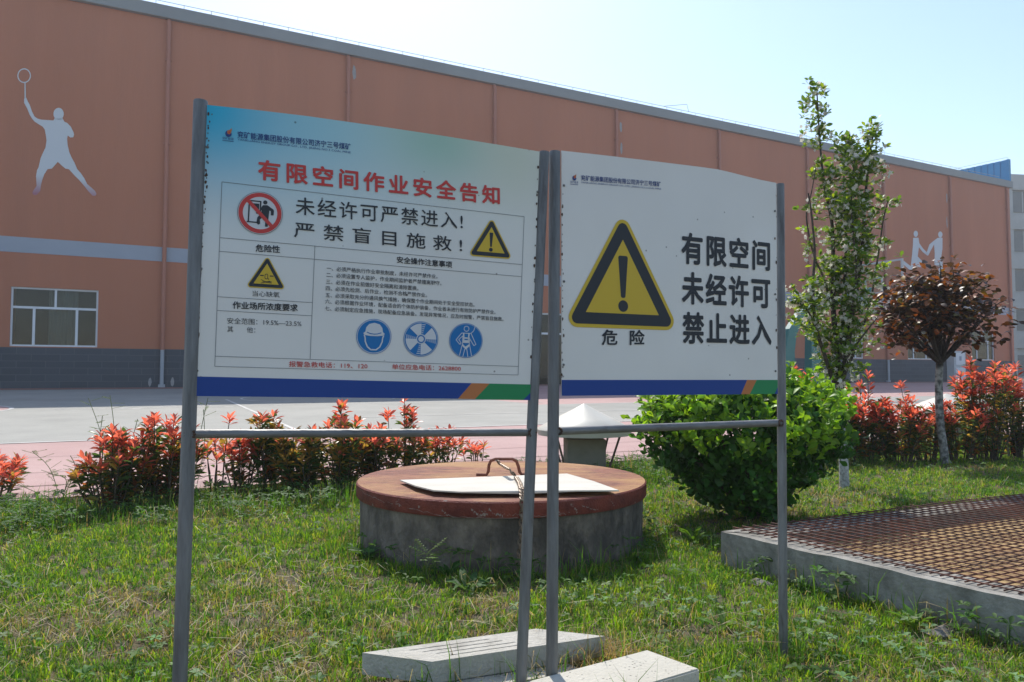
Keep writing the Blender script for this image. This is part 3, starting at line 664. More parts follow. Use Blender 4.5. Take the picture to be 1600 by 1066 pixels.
# lower slab in front and flat stone under the first slab
zt3 = .028
A3 = ground(1100, 1064, zt3); slab(A3, A3 + Vector((.10, -.16, 0)), A3 + Vector((.10, -.16, 0)) + Vector((-.38, -.24, 0)), .05, -.022, 'low concrete slab half under the speckled slab at the lower edge', slots=False)
A4 = ground(640, 1062, .024); slab(A4, A4 + Vector((.08, -.10, 0)), A4 + Vector((.08, -.10, 0)) + Vector((.40, .16, 0)), .045, -.021, 'flat bluish stone slab under the slotted slab', slots=False)

# ------------------------------------------------------------------ grated pit
pit = empty('grated_pit', PIT0, 'concrete framed pit under a rusty rebar grating beside the lawn', 'pit')
KW = 0.17
mb = MB(); inn = inset(KW); zf = PZ - .062
for i in range(4):
    j = (i + 1) % 4; A, B, Ci, Di = pit_c[i], pit_c[j], inn[j], inn[i]
    dn = Vector((0, 0, -.12)); up = Vector((0, 0, PZ))
    nseg = 26
    for k in range(nseg):
        s0, s1 = k / nseg, (k + 1) / nseg
        a0, a1, d0, d1 = A.lerp(B, s0), A.lerp(B, s1), Di.lerp(Ci, s0), Di.lerp(Ci, s1)
        h0 = Vector((0, 0, PZ)); jit = lambda x, sd: Vector((0, 0, PZ - .008 * (vnoise(np.array([x * 9.]), np.array([sd * 3.7]), 1.0, 5)[0])))
        t0, t1 = jit(s0 * 3, i), jit(s1 * 3, i)
        mb.add([a0 + dn, a1 + dn, a1 + t1, a0 + t0, d0 + t0, d1 + t1, d1 + dn, d0 + dn], [[0, 1, 2, 3], [3, 2, 5, 4], [4, 5, 6, 7]])
mb.build('kerb', M['concrete'], pit)
mb = MB(); mb.poly([p + Vector((0, 0, zf)) for p in inset(KW - .01)]); mb.build('floor', M['pitfloor'], pit)
mb = MB(); sp_ = .040; zb = PZ + .004
def barz(a, b): return zb + .016 * (vnoise(np.array([a]), np.array([b]), 1.3, 11)[0] - .3)
n1, n2 = int((PL1 - .03) / sp_), int((PL2 - .05) / .057)
for i in range(n1):
    a = .03 + i * sp_ + rnd.uniform(-.003, .003); e0 = .04 + .02 * rnd.random()
    mb.tube([PIT0 + PD1 * a + PD2 * b + Vector((0, 0, barz(a, b))) for b in np.linspace(e0, PL2 - .03, 12)], .0029, 5)
for i in range(n2):
    b = .05 + i * .057 + rnd.uniform(-.004, .004); e0 = .012 + .03 * rnd.random()
    mb.tube([PIT0 + PD1 * a + PD2 * b + Vector((0, 0, .0065 + barz(a, b))) for a in np.linspace(e0, PL1 - .02, 9)], .0026, 5)
mb.build('grating', M['rebar'], pit)

# ------------------------------------------------------------------ signs
INK = [mat('ink_' + k, c, None, rough=0.6) for k, c in (('black', (0.018, 0.022, 0.03)), ('red', (0.56, 0.045, 0.04)), ('blue', (0.012, 0.045, 0.20)), ('yellow', (0.62, 0.42, 0.03)), ('signblue', (0.0, 0.15, 0.42)), ('white', (0.62, 0.63, 0.65)), ('navyband', (0.003, 0.045, 0.255)), ('orange', (0.50, 0.17, 0.05)), ('green', (0.01, 0.23, 0.075)), ('grey', (0.16, 0.17, 0.19)), ('teal', (0.03, 0.35, 0.55)))]
BLACK, RED, BLUE, YEL, SBLUE, WHITE, NAVY, ORANGE, GREEN, GREY, CYAN = range(11)
def text_geo(body, space=1.0, bold=0.0):
    cu = bpy.data.curves.new('t', 'FONT'); cu.body = body; cu.space_character = space; cu.resolution_u = 2
    ob = bpy.data.objects.new('t', cu); COL.objects.link(ob)
    dg = bpy.context.evaluated_depsgraph_get(); dg.update()
    me = bpy.data.meshes.new_from_object(ob.evaluated_get(dg))
    V = [(v.co.x, v.co.y) for v in me.vertices]; Fc = [list(p.vertices) for p in me.polygons]
    bpy.data.objects.remove(ob); bpy.data.curves.remove(cu); bpy.data.meshes.remove(me)
    return V, Fc
class Sign:
    def __init__(s, uA, YA, uB, YB):
        a = Vector((ray(uA, 585)[0] * YA, YA, 0)); b_ = Vector((ray(uB, 585)[0] * YB, YB, 0))
        s.o = a; s.e = (b_ - a).normalized(); s.n = Vector((s.e.y, -s.e.x, 0))
        if s.n.y > 0: s.n = -s.n
    def w(s, u, v, off=0.0):
        a, b_ = ray(u, v); d = Vector((a, 1, b_)); C = Vector((0, 0, HC))
        k = (s.o - C).dot(s.n) / d.dot(s.n); P = C + d * k
        return P + s.n * off
    def frame(s, bl, br, tl):
        s.fx = (s.w(*br) - s.w(*bl)).normalized(); s.fy = (s.w(*tl) - s.w(*bl)).normalized()
    def text(s, mb, body, bl, br, tl, ink, off=.0016, space=1.0, bold=0.0):
        V, Fc = text_geo(body, space, bold); A = np.array(V); x0, y0 = A.min(0); x1, y1 = A.max(0)
        O = s.w(*bl, off); X = s.w(*br, off) - O; Y = s.w(*tl, off) - O
        sh = [(0, 0)]
        if bold: sh += [(bold * math.cos(a), bold * math.sin(a)) for a in np.arange(8) * math.pi / 4 + .2]
        x0 -= bold; x1 += bold; y0 -= bold; y1 += bold
        for i, (sx_, sy_) in enumerate(sh):
            mb.add([O + s.n * (i * .00003) + X * ((x + sx_ - x0) / (x1 - x0)) + Y * ((y + sy_ - y0) / (y1 - y0)) for x, y in V], Fc, ink)
    def poly(s, mb, px, ink, off): mb.poly([s.w(u, v, off) for u, v in px], ink)
    def line(s, mb, p, q, wd, ink, off=.0012):
        a, b_ = s.w(*p, off), s.w(*q, off); d = (b_ - a).normalized(); h = d.cross(s.n) * (wd / 2)
        mb.poly([a - h, b_ - h, b_ + h, a + h], ink)
    # local drawing: unit coordinates about a pixel centre
    def loc(s, c, R, off): 
        O = s.w(*c, off); return lambda x, y: O + s.fx * (x * R) + s.fy * (y * R)
    def lpoly(s, mb, L, pts, ink): mb.poly([L(x, y) for x, y in pts], ink)
    def disc(s, mb, L, x, y, r, ink, k=40): mb.poly([L(x + r * math.cos(2 * math.pi * i / k), y + r * math.sin(2 * math.pi * i / k)) for i in range(k)], ink)
    def annulus(s, mb, L, r0, r1, ink, k=56, x=0, y=0, a0=0, a1=2 * math.pi):
        for i in range(k):
            a, b_ = a0 + (a1 - a0) * i / k, a0 + (a1 - a0) * (i + 1) / k
            mb.poly([L(x + r0 * math.cos(a), y + r0 * math.sin(a)), L(x + r1 * math.cos(a), y + r1 * math.sin(a)), L(x + r1 * math.cos(b_), y + r1 * math.sin(b_)), L(x + r0 * math.cos(b_), y + r0 * math.sin(b_))], ink)
    def stroke(s, mb, L, pts, wd, ink, closed=False):
        if closed: pts = pts + [pts[0]]
        for (x0, y0), (x1, y1) in zip(pts[:-1], pts[1:]):
            dx, dy = x1 - x0, y1 - y0; q = math.hypot(dx, dy) or 1; nx_, ny_ = -dy / q * wd / 2, dx / q * wd / 2; ex_, ey_ = dx / q * wd * .3, dy / q * wd * .3
            mb.poly([L(x0 - nx_ - ex_, y0 - ny_ - ey_), L(x1 - nx_ + ex_, y1 - ny_ + ey_), L(x1 + nx_ + ex_, y1 + ny_ + ey_), L(x0 + nx_ - ex_, y0 + ny_ - ey_)], ink)
def rounded(pts, r, k=6):
    out = []; n_ = len(pts)
    for i in range(n_):
        p = Vector(pts[i]).to_3d(); a = (Vector(pts[i - 1]).to_3d() - p).normalized(); c = (Vector(pts[(i + 1) % n_]).to_3d() - p).normalized()
        half = a.angle(c) / 2; d = r / math.tan(half); ctr = p + (a + c).normalized() * (r / math.sin(half))
        s0 = p + a * d - ctr; s1 = p + c * d - ctr; a0 = math.atan2(s0.y, s0.x); a1 = math.atan2(s1.y, s1.x)
        while a1 - a0 > math.pi: a1 -= 2 * math.pi
        while a1 - a0 < -math.pi: a1 += 2 * math.pi
        out += [(ctr.x + r * math.cos(a0 + (a1 - a0) * j / k), ctr.y + r * math.sin(a0 + (a1 - a0) * j / k)) for j in range(k + 1)]
    return out
def warn_triangle(S, mb, c, R, kx=1.0, mark=True):
    """c: pixel of the triangle's centroid, R: half base of the inner yellow field in metres."""
    tri = lambda f: [(0, 1.155 * f), (-1.0 * f, -.577 * f), (1.0 * f, -.577 * f)]
    L = S.loc(c, R, .0014); S.lpoly(mb, L, rounded(tri(1.60), .22), YEL)
    L = S.loc(c, R, .0018); S.lpoly(mb, L, rounded(tri(1.46), .14), BLACK)
    L = S.loc(c, R, .0022); S.lpoly(mb, L, tri(1.0), YEL)
    L = S.loc(c, R, .0026)
    if mark:
        S.lpoly(mb, L, rounded([(-.135, .775), (-.06, -.21), (.06, -.21), (.135, .775)], .05), BLACK); S.disc(mb, L, 0, -.40, .135, BLACK)
    return L
def company(S, mb, icon, R, cap, cn, en):
    L = S.loc(icon, R, .0016)
    S.lpoly(mb, L, [(.95 * math.cos(a) * .8, .95 * math.sin(a) * .9 - .15) for a in np.linspace(math.radians(100), math.radians(370), 24)] , BLUE)
    L = S.loc(icon, R, .0020)
    S.lpoly(mb, L, [(-.35, .35), (-.2, .75), (.25, .85), (.75, 1.45), (.7, .6), (.55, .0), (.2, -.3), (-.2, -.2)], ORANGE)
    L = S.loc(icon, R, .0024); S.lpoly(mb, L, [(-.1, .3), (.35, .6), (.4, .1), (.1, -.15)], RED)
    S.text(mb, '兖矿能源', *cap, BLUE); u0, v0 = cap[0]; u1, v1 = cap[1]
    S.line(mb, (u0, v0 + 1.6), (u1, v1 + 1.6), .0012, BLUE)
    S.text(mb, '兖矿能源集团股份有限公司济宁三号煤矿', *cn, BLUE, bold=.012)
    S.text(mb, 'YANKUANG ENERGY GROUP CO., LTD. JINING NO.3 COAL MINE', *en, BLUE)
def panel(S, outline, parent, m, name='panel'):
    mb = MB(); fr_ = [S.w(u, v, 0.0) for u, v in outline]; bk = [p - S.n * .003 for p in fr_]; k = len(fr_)
    mb.add(fr_ + bk, [list(range(k)), list(range(k, 2 * k))[::-1]] + [[i, i + k, (i + 1) % k + k, (i + 1) % k] for i in range(k)])
    # folded stiffening lip behind
    o = mb.build(name, m, parent)
    return o
POST_FEET = []
def base_of(S, top, bot):
    a, b_ = S.w(*top), S.w(*bot); k = (0 - a.z) / (b_.z - a.z); return a + (b_ - a) * k
def post(S, top, bot, r, parent, m):
    a = S.w(*top, -.006); g_ = base_of(S, top, bot) - S.n * .006; mb = MB()
    POST_FEET.append(g_); d = (a - g_).normalized(); mb.tube([g_ - d * .15, a - d * .002, a], [r, r, r * .93], 20); o = mb.build('post', m, parent, smooth=True); return o
def board_mat(name, blue):
    m, n, l, b = newmat(name); b.inputs['Roughness'].default_value = 0.42
    tc = n.new('ShaderNodeTexCoord')
    tx = n.new('ShaderNodeTexNoise'); tx.inputs['Scale'].default_value = 3; tx.inputs['Detail'].default_value = 8; l.new(tc.outputs['Object'], tx.inputs['Vector'])
    r = n.new('ShaderNodeValToRGB'); r.color_ramp.elements[0].position = .3; r.color_ramp.elements[1].position = .7
    r.color_ramp.elements[0].color = (.70, .675, .64, 1); r.color_ramp.elements[1].color = (.76, .735, .70, 1); l.new(tx.outputs[0], r.inputs[0]); out = r.outputs[0]
    if blue:
        uv = n.new('ShaderNodeUVMap'); uv.uv_map = 'board'; sp = n.new('ShaderNodeSeparateXYZ'); l.new(uv.outputs[0], sp.inputs[0])
        def math_(op, a, b_=None, clamp=False):
            q = n.new('ShaderNodeMath'); q.operation = op; q.use_clamp = clamp
            for i, x in enumerate((a, b_)):
                if x is None: continue
                if isinstance(x, (int, float)): q.inputs[i].default_value = x
                else: l.new(x, q.inputs[i])
            return q.outputs[0]
        X, Y = sp.outputs[0], sp.outputs[1]
        dy = math_('SUBTRACT', 1.0, Y)
        def blob(x0, sx, sy):
            a = math_('DIVIDE', math_('SUBTRACT', X, x0), sx); c = math_('DIVIDE', dy, sy)
            d = math_('ADD', math_('MULTIPLY', a, a), math_('MULTIPLY', c, c)); return math_('EXPONENT', math_('MULTIPLY', d, -1.0))
        for x0, sx, sy, col, k in ((0.30, 0.34, 0.30, (.25, .56, .66), .8), (0.0, .20, .27, (0.0, .40, .62), 1.0), (.68, .20, .17, (.30, .52, .40), .8), (.93, .15, .25, (.56, .60, .44), .6)):
            mx = n.new('ShaderNodeMixRGB'); mx.inputs[2].default_value = (*col, 1); l.new(math_('MULTIPLY', blob(x0, sx, sy), k), mx.inputs[0]); l.new(out, mx.inputs[1]); out = mx.outputs[0]
    # specks of dirt
    vo = n.new('ShaderNodeTexVoronoi'); vo.inputs['Scale'].default_value = 19; l.new(tc.outputs['Object'], vo.inputs['Vector'])
    rr = n.new('ShaderNodeValToRGB'); rr.color_ramp.elements[0].position = .035; rr.color_ramp.elements[1].position = .06; rr.color_ramp.elements[0].color = (.35, .33, .32, 1)
    l.new(vo.outputs['Distance'], rr.inputs[0]); mu = n.new('ShaderNodeMixRGB'); mu.blend_type = 'MULTIPLY'; mu.inputs[0].default_value = .9; l.new(out, mu.inputs[1]); l.new(rr.outputs[0], mu.inputs[2])
    l.new(mu.outputs[0], b.inputs['Base Color'])
    bp = n.new('ShaderNodeBump'); bp.inputs['Strength'].default_value = .25; bp.inputs['Distance'].default_value = .05; t4 = n.new('ShaderNodeTexNoise'); t4.inputs['Scale'].default_value = 2.2; l.new(tc.outputs['Object'], t4.inputs['Vector'])
    l.new(t4.outputs[0], bp.inputs['Height']); l.new(bp.outputs[0], b.inputs['Normal'])
    return m
def uv_board(o, S, bl, br, tl):
    me = o.data; uvl = me.uv_layers.new(name='board'); O = S.w(*bl); X = S.w(*br) - O; Y = S.w(*tl) - O; inv = WM[o.name]
    for lp in me.loops:
        p = inv @ me.vertices[lp.vertex_index].co - O; uvl.data[lp.index].uv = (p.dot(X) / X.length_squared, p.dot(Y) / Y.length_squared)

# left board -------------------------------------------------------
S = Sign(316, 1.625, 837, 1.90); S.frame((303, 619), (829, 625.5), (329, 165))
b0 = base_of(S, (313, 157), (280.5, 1066))
nb = empty('notice_board', (b0.x, b0.y, 0), 'tall notice board of dense small print with a blue corner, on leaning grey posts', 'notice board')
post(S, (313.5, 156), (280.5, 1066), .0152, nb, M['steel']); post(S, (851.5, 236.5), (815.5, 1062), .0140, nb, M['steel'])
mb = MB(); mb.tube([S.w(292, 678.5, -.006), S.w(836, 676, -.006)], .0098, 14); mb.build('crossbar', M['steel_bar'], nb, smooth=True)
pn = panel(S, [(297, 618.9), (566, 622), (829, 625.5), (843, 237), (780, 226.5), (690, 212), (600, 198.5), (480, 181.5), (400, 172), (329, 164.5), (321.5, 163.8)], nb, board_mat('printed_panel', True))
uv_board(pn, S, (303, 619), (829, 625.5), (329, 165))
def sub(name, fn, par):
    mb = MB(); fn(mb); o = mb.build(name, INK, par); return o
def f_(mb):
    S.poly(mb, [(302.8, 619), (715.4, 623.2), (736.8, 598.8), (304.4, 588.3)], NAVY, .0012); S.poly(mb, [(715.4, 623.2), (741.7, 623.9), (764.9, 599.5), (736.8, 598.8)], ORANGE, .0012)
    S.poly(mb, [(741.7, 623.9), (817.3, 625.2), (829.2, 613), (829.6, 600.9), (764.9, 599.5)], GREEN, .0012); S.poly(mb, [(817.3, 625.2), (828.8, 625.4), (829.2, 613)], NAVY, .0012)
sub('colour_band', f_, pn)
sub('company_line', lambda mb: company(S, mb, (357, 208.5), .0088, ((347.5, 218), (365, 220), (347.5, 213.8)), ((371, 215.8), (548, 235), (371, 205)), ((371, 220.7), (548, 241), (371, 216.6))), pn)
sub('title', lambda mb: S.text(mb, '有限空间作业安全告知', (403, 281.5), (781, 321), (403, 248.5), RED, space=1.32, bold=.028), pn)
def f_(mb):
    for p, q in (((346.7, 284.4), (818.8, 338.7)), ((343.9, 371.5), (815.4, 413.6)), ((342.4, 392.8), (814.4, 432.4)), ((339.4, 463.7), (488.5, 473.1)), ((338.9, 485.2), (487.5, 493.6)), ((336.4, 556.7), (809.6, 572.7)), ((335.6, 572.6), (809.3, 586.1)), ((346.7, 284.4), (335.6, 572.6)), ((818.8, 338.7), (809.3, 586.1)), ((491.9, 384), (484.5, 561))): S.line(mb, p, q, .0011, GREY)
sub('table_lines', f_, pn)
def lines(name, par, *rows):
    for r_ in rows: sub(name, lambda mb, r_=r_: S.text(mb, *r_[0], **r_[1]), par)
lines('warning_line', pn, (('未经许可严禁进入!', (461.9, 335.2), (723, 359), (461.9, 307.6), BLACK), dict(space=1.18, bold=.008)), (('严禁盲目施救!', (459.3, 371), (722, 394.5), (459.3, 346), BLACK), dict(space=1.65, bold=.008)))
lines('column_head', pn, (('危险性', (399.4, 393.5), (437.4, 395.8), (399.4, 381.7), BLACK), dict(bold=.02)), (('安全操作注意事项', (619.8, 411), (706.3, 419), (619.8, 400.5), BLACK), dict(bold=.02)), (('作业场所浓度要求', (363.5, 482.6), (465.3, 487), (363.5, 470.8), BLACK), dict(bold=.022)))
lines('small_print', pn, (('安全范围：19.5%—23.5%', (355.1, 506), (471, 510.5), (355.1, 496.4), BLACK), {}), (('其　　他：', (355.1, 518.8), (398.9, 520.5), (355.1, 509.6), BLACK), {}), (('当心缺氧', (394.4, 463), (436.9, 465.2), (394.4, 454.2), BLACK), {}))
LINES = ['一、必须严格执行作业审批制度，未经许可严禁作业。', '二、必须设置专人监护，作业期间监护者严禁擅离职守。', '三、必须在作业前做好安全隔离和清除置换。', '四、必须先检测、后作业，检测不合格严禁作业。', '五、必须采取充分的通风换气措施，确保整个作业期间处于安全受控状态。', '六、必须根据作业环境，配备适合的个体防护装备，作业者未进行有效防护严禁作业。', '七、必须制定应急措施，现场配备应急装备。发现异常情况，应及时报警，严禁盲目施救。']
ENDS = [(510.3, 419.3, 683.3, 432.6), (509.8, 429.6, 689.5, 443.2), (509.4, 440.2, 653.5, 451), (508.9, 450.5, 667, 461.8), (508.5, 461.2, 741.2, 476.6), (508, 471.2, 773.9, 488.2), (507.7, 482, 786.3, 499)]
lines('instruction_line', pn, *[((tx, (a, b_ + 3.7), (c, d + 3.3), (a, b_ - 3.7), BLACK), dict(bold=.003)) for tx, (a, b_, c, d) in zip(LINES, ENDS)])
lines('phone_line', pn, (('报警急救电话：119、120', (451.3, 573.3), (574.1, 576.6), (451.3, 564.3), RED), dict(bold=.008)), (('单位应急电话：2628800', (612.4, 577.3), (719.8, 580.2), (612.4, 568.8), RED), dict(bold=.008)))
def px2m(c, dpx): return (S.w(c[0] + dpx, c[1]) - S.w(*c)).length
def f_(mb):
    c = (406.5, 333.3); R = px2m(c, 35.0)
    L = S.loc(c, R, .0012); S.disc(mb, L, 0, 0, .985, WHITE); L = S.loc(c, R, .0016); S.annulus(mb, L, .975, 1.0, GREY); S.annulus(mb, L, .76, .95, RED)
    L = S.loc(c, R, .0020)
    S.stroke(mb, L, [(-.50, .50), (-.50, -.44)], .06, BLACK); S.stroke(mb, L, [(-.55, -.45), (-.08, -.45)], .06, BLACK); S.stroke(mb, L, [(-.45, .54), (0.0, .54), (0.0, .05)], .06, BLACK)
    S.lpoly(mb, L, [(-.38, .43), (-.06, .43), (-.06, .1), (-.38, .22)], BLACK)
    S.disc(mb, L, .2, .52, .095, BLACK); S.lpoly(mb, L, rounded([(.0, .2), (.1, .38), (.3, .4), (.58, .22), (.6, .16), (.6, -.06), (.47, -.06), (.47, .12), (.4, .17), (.38, -.15), (.36, -.62), (.24, -.62), (.24, -.3), (.12, -.2), (.0, -.3), (.02, -.5), (-.06, -.56), (-.14, -.48), (-.12, -.22), (.04, -.02), (.06, .12)], .02), BLACK)
    S.lpoly(mb, L, [(-.2, .0), (.0, .12), (.02, .05), (-.14, -.06)], BLACK)
    L = S.loc(c, R, .0024); S.stroke(mb, L, [(-.58, .56), (.56, -.60)], .165, RED)
sub('prohibition_pictogram', f_, pn)
sub('warning_triangle', lambda mb: warn_triangle(S, mb, (766.8, 381.5), px2m((766.8, 380), 21.6)), pn)
def f_(mb):
    L = warn_triangle(S, mb, (416.3, 433.5), px2m((416.3, 433), 19.6), mark=False)
    S.stroke(mb, L, [(-.5, .12), (-.25, .12)], .09, BLACK); S.stroke(mb, L, [(.28, .12), (.53, .12)], .09, BLACK)
    S.stroke(mb, L, [(-.12, .2), (-.05, .26), (.05, .26), (.1, .18), (.1, -.08), (.03, -.14), (-.06, -.14), (-.12, -.06)], .05, BLACK, True); S.stroke(mb, L, [(.14, -.1), (.2, -.1), (.15, -.19), (.21, -.19)], .03, BLACK)
    for q in ([(-.42, -.52), (-.1, -.42), (.42, -.48)], [(-.42, -.22), (-.1, -.38), (.42, -.36)], [(-.3, -.36), (.4, -.40)], [(-.25, -.48), (.3, -.30)]): S.stroke(mb, L, q, .045, BLACK)
sub('oxygen_triangle', f_, pn)
def blue_disc(mb, c, r, k=.93):
    R = px2m(c, r); L = S.loc(c, R, .0012); S.disc(mb, L, 0, 0, .985, WHITE); L = S.loc(c, R, .0016); S.annulus(mb, L, .97, 1.0, SBLUE); S.disc(mb, L, 0, 0, k, SBLUE); return S.loc(c, R, .0020), S.loc(c, R, .0024)
def f_(mb):
    L, L2 = blue_disc(mb, (584.1, 525.9), 27.2)
    S.lpoly(mb, L, [(-.62, .16), (-.5, .26), (-.46, .5), (-.3, .7), (0, .78), (.3, .7), (.46, .5), (.5, .26), (.62, .16), (.5, .06), (.2, .02), (-.2, .02), (-.5, .06)][::-1], WHITE)
    S.stroke(mb, L2, [(-.4, .22), (-.2, .15), (0, .13), (.2, .15), (.4, .22)], .05, SBLUE)
    S.stroke(mb, L, [(-.55, .06), (-.5, -.08), (-.48, -.3), (-.35, -.6), (-.15, -.76), (.15, -.76), (.35, -.6), (.48, -.3), (.5, -.08), (.55, .06)], .075, WHITE)
sub('helmet_pictogram', f_, pn)
def f_(mb):
    L, L2 = blue_disc(mb, (657.6, 530), 26.8, .94)
    for k in range(4):
        a0 = math.radians(90 + 90 * k); a1 = a0 + math.radians(48)
        S.lpoly(mb, L, [(.22 * math.cos(a0), .22 * math.sin(a0))] + [(.88 * math.cos(a), .88 * math.sin(a)) for a in np.linspace(a0, a1, 8)] + [(.22 * math.cos(a1), .22 * math.sin(a1))], WHITE)
        for j in range(5):
            rr = .36 + .115 * j; ax, ay = math.cos(a0), math.sin(a0); hx, hy = math.sin(a0), -math.cos(a0); S.stroke(mb, L, [(rr * ax + hx * .03, rr * ay + hy * .03), (rr * ax + hx * (.1 + .03 * j), rr * ay + hy * (.1 + .03 * j))], .04, WHITE)
    S.disc(mb, L, 0, 0, .28, WHITE); S.annulus(mb, L2, .16, .23, SBLUE, 30)
sub('fan_pictogram', f_, pn)
def f_(mb):
    L, L2 = blue_disc(mb, (727.9, 532.3), 25.8, .95)
    S.annulus(mb, L, .13, .165, WHITE, 24, 0, .68)
    for q in ([(-.28, .42), (.28, .42), (.6, -.2), (.48, -.28), (.22, .1), (.2, -.15)], [(-.28, .42), (-.6, .02), (-.36, -.24), (-.3, -.14), (-.44, .04), (-.2, .26), (-.2, -.15)], [(-.2, -.15), (-.36, -.85)], [(.2, -.15), (.36, -.88)], [(-.06, -.5), (-.16, -.92)], [(.06, -.5), (.14, -.92)], [(.28, .42), (.44, .58), (.52, .86)]): S.stroke(mb, L, q, .04, WHITE)
    for q in ([(-.16, .4), (-.14, .05)], [(.16, .4), (.14, .05)], [(-.2, .14), (.2, .14)]): S.stroke(mb, L, q, .08, WHITE)
    S.lpoly(mb, L, [(-.24, .02), (.24, .02), (.2, -.14), (-.2, -.14)][::-1], WHITE); S.lpoly(mb, L, [(-.26, -.14), (-.05, -.34), (.0, -.34), (.26, -.14), (.2, -.34), (0, -.52), (-.2, -.34)][::-1], WHITE)
sub('harness_pictogram', f_, pn)

M['rustedge'] = mat('rust_flakes', (0.055, 0.035, 0.025), (0.12, 0.06, 0.035), 60, 0.9)
def edge_rust(S, par, p0, p1, n_, w, out):
    mb = MB()
    for i in range(n_):
        t = (i + rng.random()) / n_; u, v = p0[0] + (p1[0] - p0[0]) * t + abs(rng.normal(0, w)) * out, p0[1] + (p1[1] - p0[1]) * t
        L = S.loc((u, v), .0012 + .0025 * rng.random() ** 2, .0009 + .00002 * (i % 12)); k = 7; ph = rng.random() * 6
        mb.poly([L(math.cos(a) * (.6 + .5 * rng.random()), math.sin(a) * (1.0 + 1.2 * rng.random())) for a in ph + np.arange(k) * 2 * math.pi / k], 0)
    mb.build('rust_marks', M['rustedge'], par)
def welds(S, pts, par):
    for u, v, r_ in pts:
        c = S.w(u, v, -.006 + .010); mb = MB()
        for k in range(9):
            a = k * .7; p = c + S.e * (math.cos(a) * r_) + Vector((0, 0, math.sin(a) * r_)); mb.tube([p - S.e * .003, p + S.e * .003], [.0035, .0028], 6)
        mb.build('weld', M['rustedge'], par)
def screws(S, pts, par):
    for u, v in pts:
        L = S.loc((u, v), .0035, .0008); L2 = S.loc((u, v), .0035, .003); mb = MB(); k = 10
        a = [L(math.cos(2 * math.pi * i / k), math.sin(2 * math.pi * i / k)) for i in range(k)]; b_ = [L2(.7 * math.cos(2 * math.pi * i / k), .7 * math.sin(2 * math.pi * i / k)) for i in range(k)]
        mb.add(a + b_, [list(range(k, 2 * k))] + [[i, (i + 1) % k, (i + 1) % k + k, i + k] for i in range(k)]); mb.build('screw', M['steel'], par)
edge_rust(S, pn, (325.5, 172), (303.5, 580), 60, 2.4, 1); edge_rust(S, pn, (842, 250), (831, 560), 16, 1.2, -1)
welds(S, ((297, 678.5, .009), (831, 676, .009)), nb)
screws(S, ((324, 230), (314, 420), (306, 560), (840, 300), (836, 440), (832, 570)), pn)

# right board ------------------------------------------------------
S = Sign(877, 1.935, 1215, 2.243); S.frame((877.5, 618.8), (1215, 615.5), (877.5, 235.5))
b0 = base_of(S, (868.5, 236), (864, 1050))
wb = empty('warning_board', (b0.x, b0.y, 0), 'plain warning board with one big yellow danger triangle and three rows of large black characters', 'warning board')
post(S, (868.5, 236), (864, 1050), .0152, wb, M['steel']); post(S, (1220.8, 287), (1226.3, 1022), .0134, wb, M['steel'])
mb = MB(); mb.tube([S.w(866, 674.3, -.006), S.w(1223, 661, -.006)], .0108, 14); mb.build('crossbar', M['steel_bar'], wb, smooth=True)
pn = panel(S, [(877.5, 618.8), (1215, 615.5), (1212.8, 286), (1190, 281.5), (1165, 275.5), (1142, 269.5), (1122.5, 265), (1095, 261), (1060, 256.7), (1000, 249.4), (940, 242.3), (877.5, 235.5)], wb, board_mat('plain_panel', False))
def f_(mb):
    S.poly(mb, [(877.5, 618.6), (1157.5, 616.2), (1167, 593.8), (877.2, 593.8)], NAVY, .0012); S.poly(mb, [(1157.5, 616.2), (1171, 616.1), (1182, 593.8), (1167, 593.8)], ORANGE, .0012)
    S.poly(mb, [(1171, 616.1), (1210, 615.6), (1214.7, 605), (1214.6, 593.8), (1182, 593.8)], GREEN, .0012); S.poly(mb, [(1210, 615.6), (1214.9, 615.5), (1214.7, 605)], NAVY, .0012)
sub('colour_band', f_, pn)
sub('company_line', lambda mb: company(S, mb, (897, 278), .0078, ((890.8, 286.3), (903, 287.5), (890.8, 282.4)), ((907.5, 282.3), (1032, 292.3), (907.5, 273.6)), ((907.5, 287.2), (1032.5, 297.6), (907.5, 283.8))), pn)
lines('warning_line', pn, *[(r_ + (BLACK,), dict(space=1.17, bold=.03)) for r_ in (('有限空间', (1064.3, 412.3), (1203, 424.3), (1064.3, 362)), ('未经许可', (1065, 475.3), (1203.3, 482.7), (1065, 424)), ('禁止进入', (1066, 537.3), (1205, 540), (1066, 487)))])
lines('danger_character', pn, (('危', (940, 539.5), (964.5, 539.5), (940, 515), BLACK), dict(bold=.022)), (('险', (983.5, 539.5), (1006.8, 539.3), (983.5, 515.6), BLACK), dict(bold=.022)))
sub('warning_triangle', lambda mb: warn_triangle(S, mb, (972.9, 451.8), px2m((972.9, 451), 55.5)), pn)

edge_rust(S, pn, (878, 300), (877.5, 600), 26, 1.6, 1); edge_rust(S, pn, (1212.5, 300), (1214, 560), 10, 1.0, -1)
welds(S, ((872, 674, .008), (1219, 661, .008)), wb); screws(S, ((881, 290), (881, 440), (880.5, 570), (1210.5, 330), (1211, 460), (1211.5, 580)), pn)

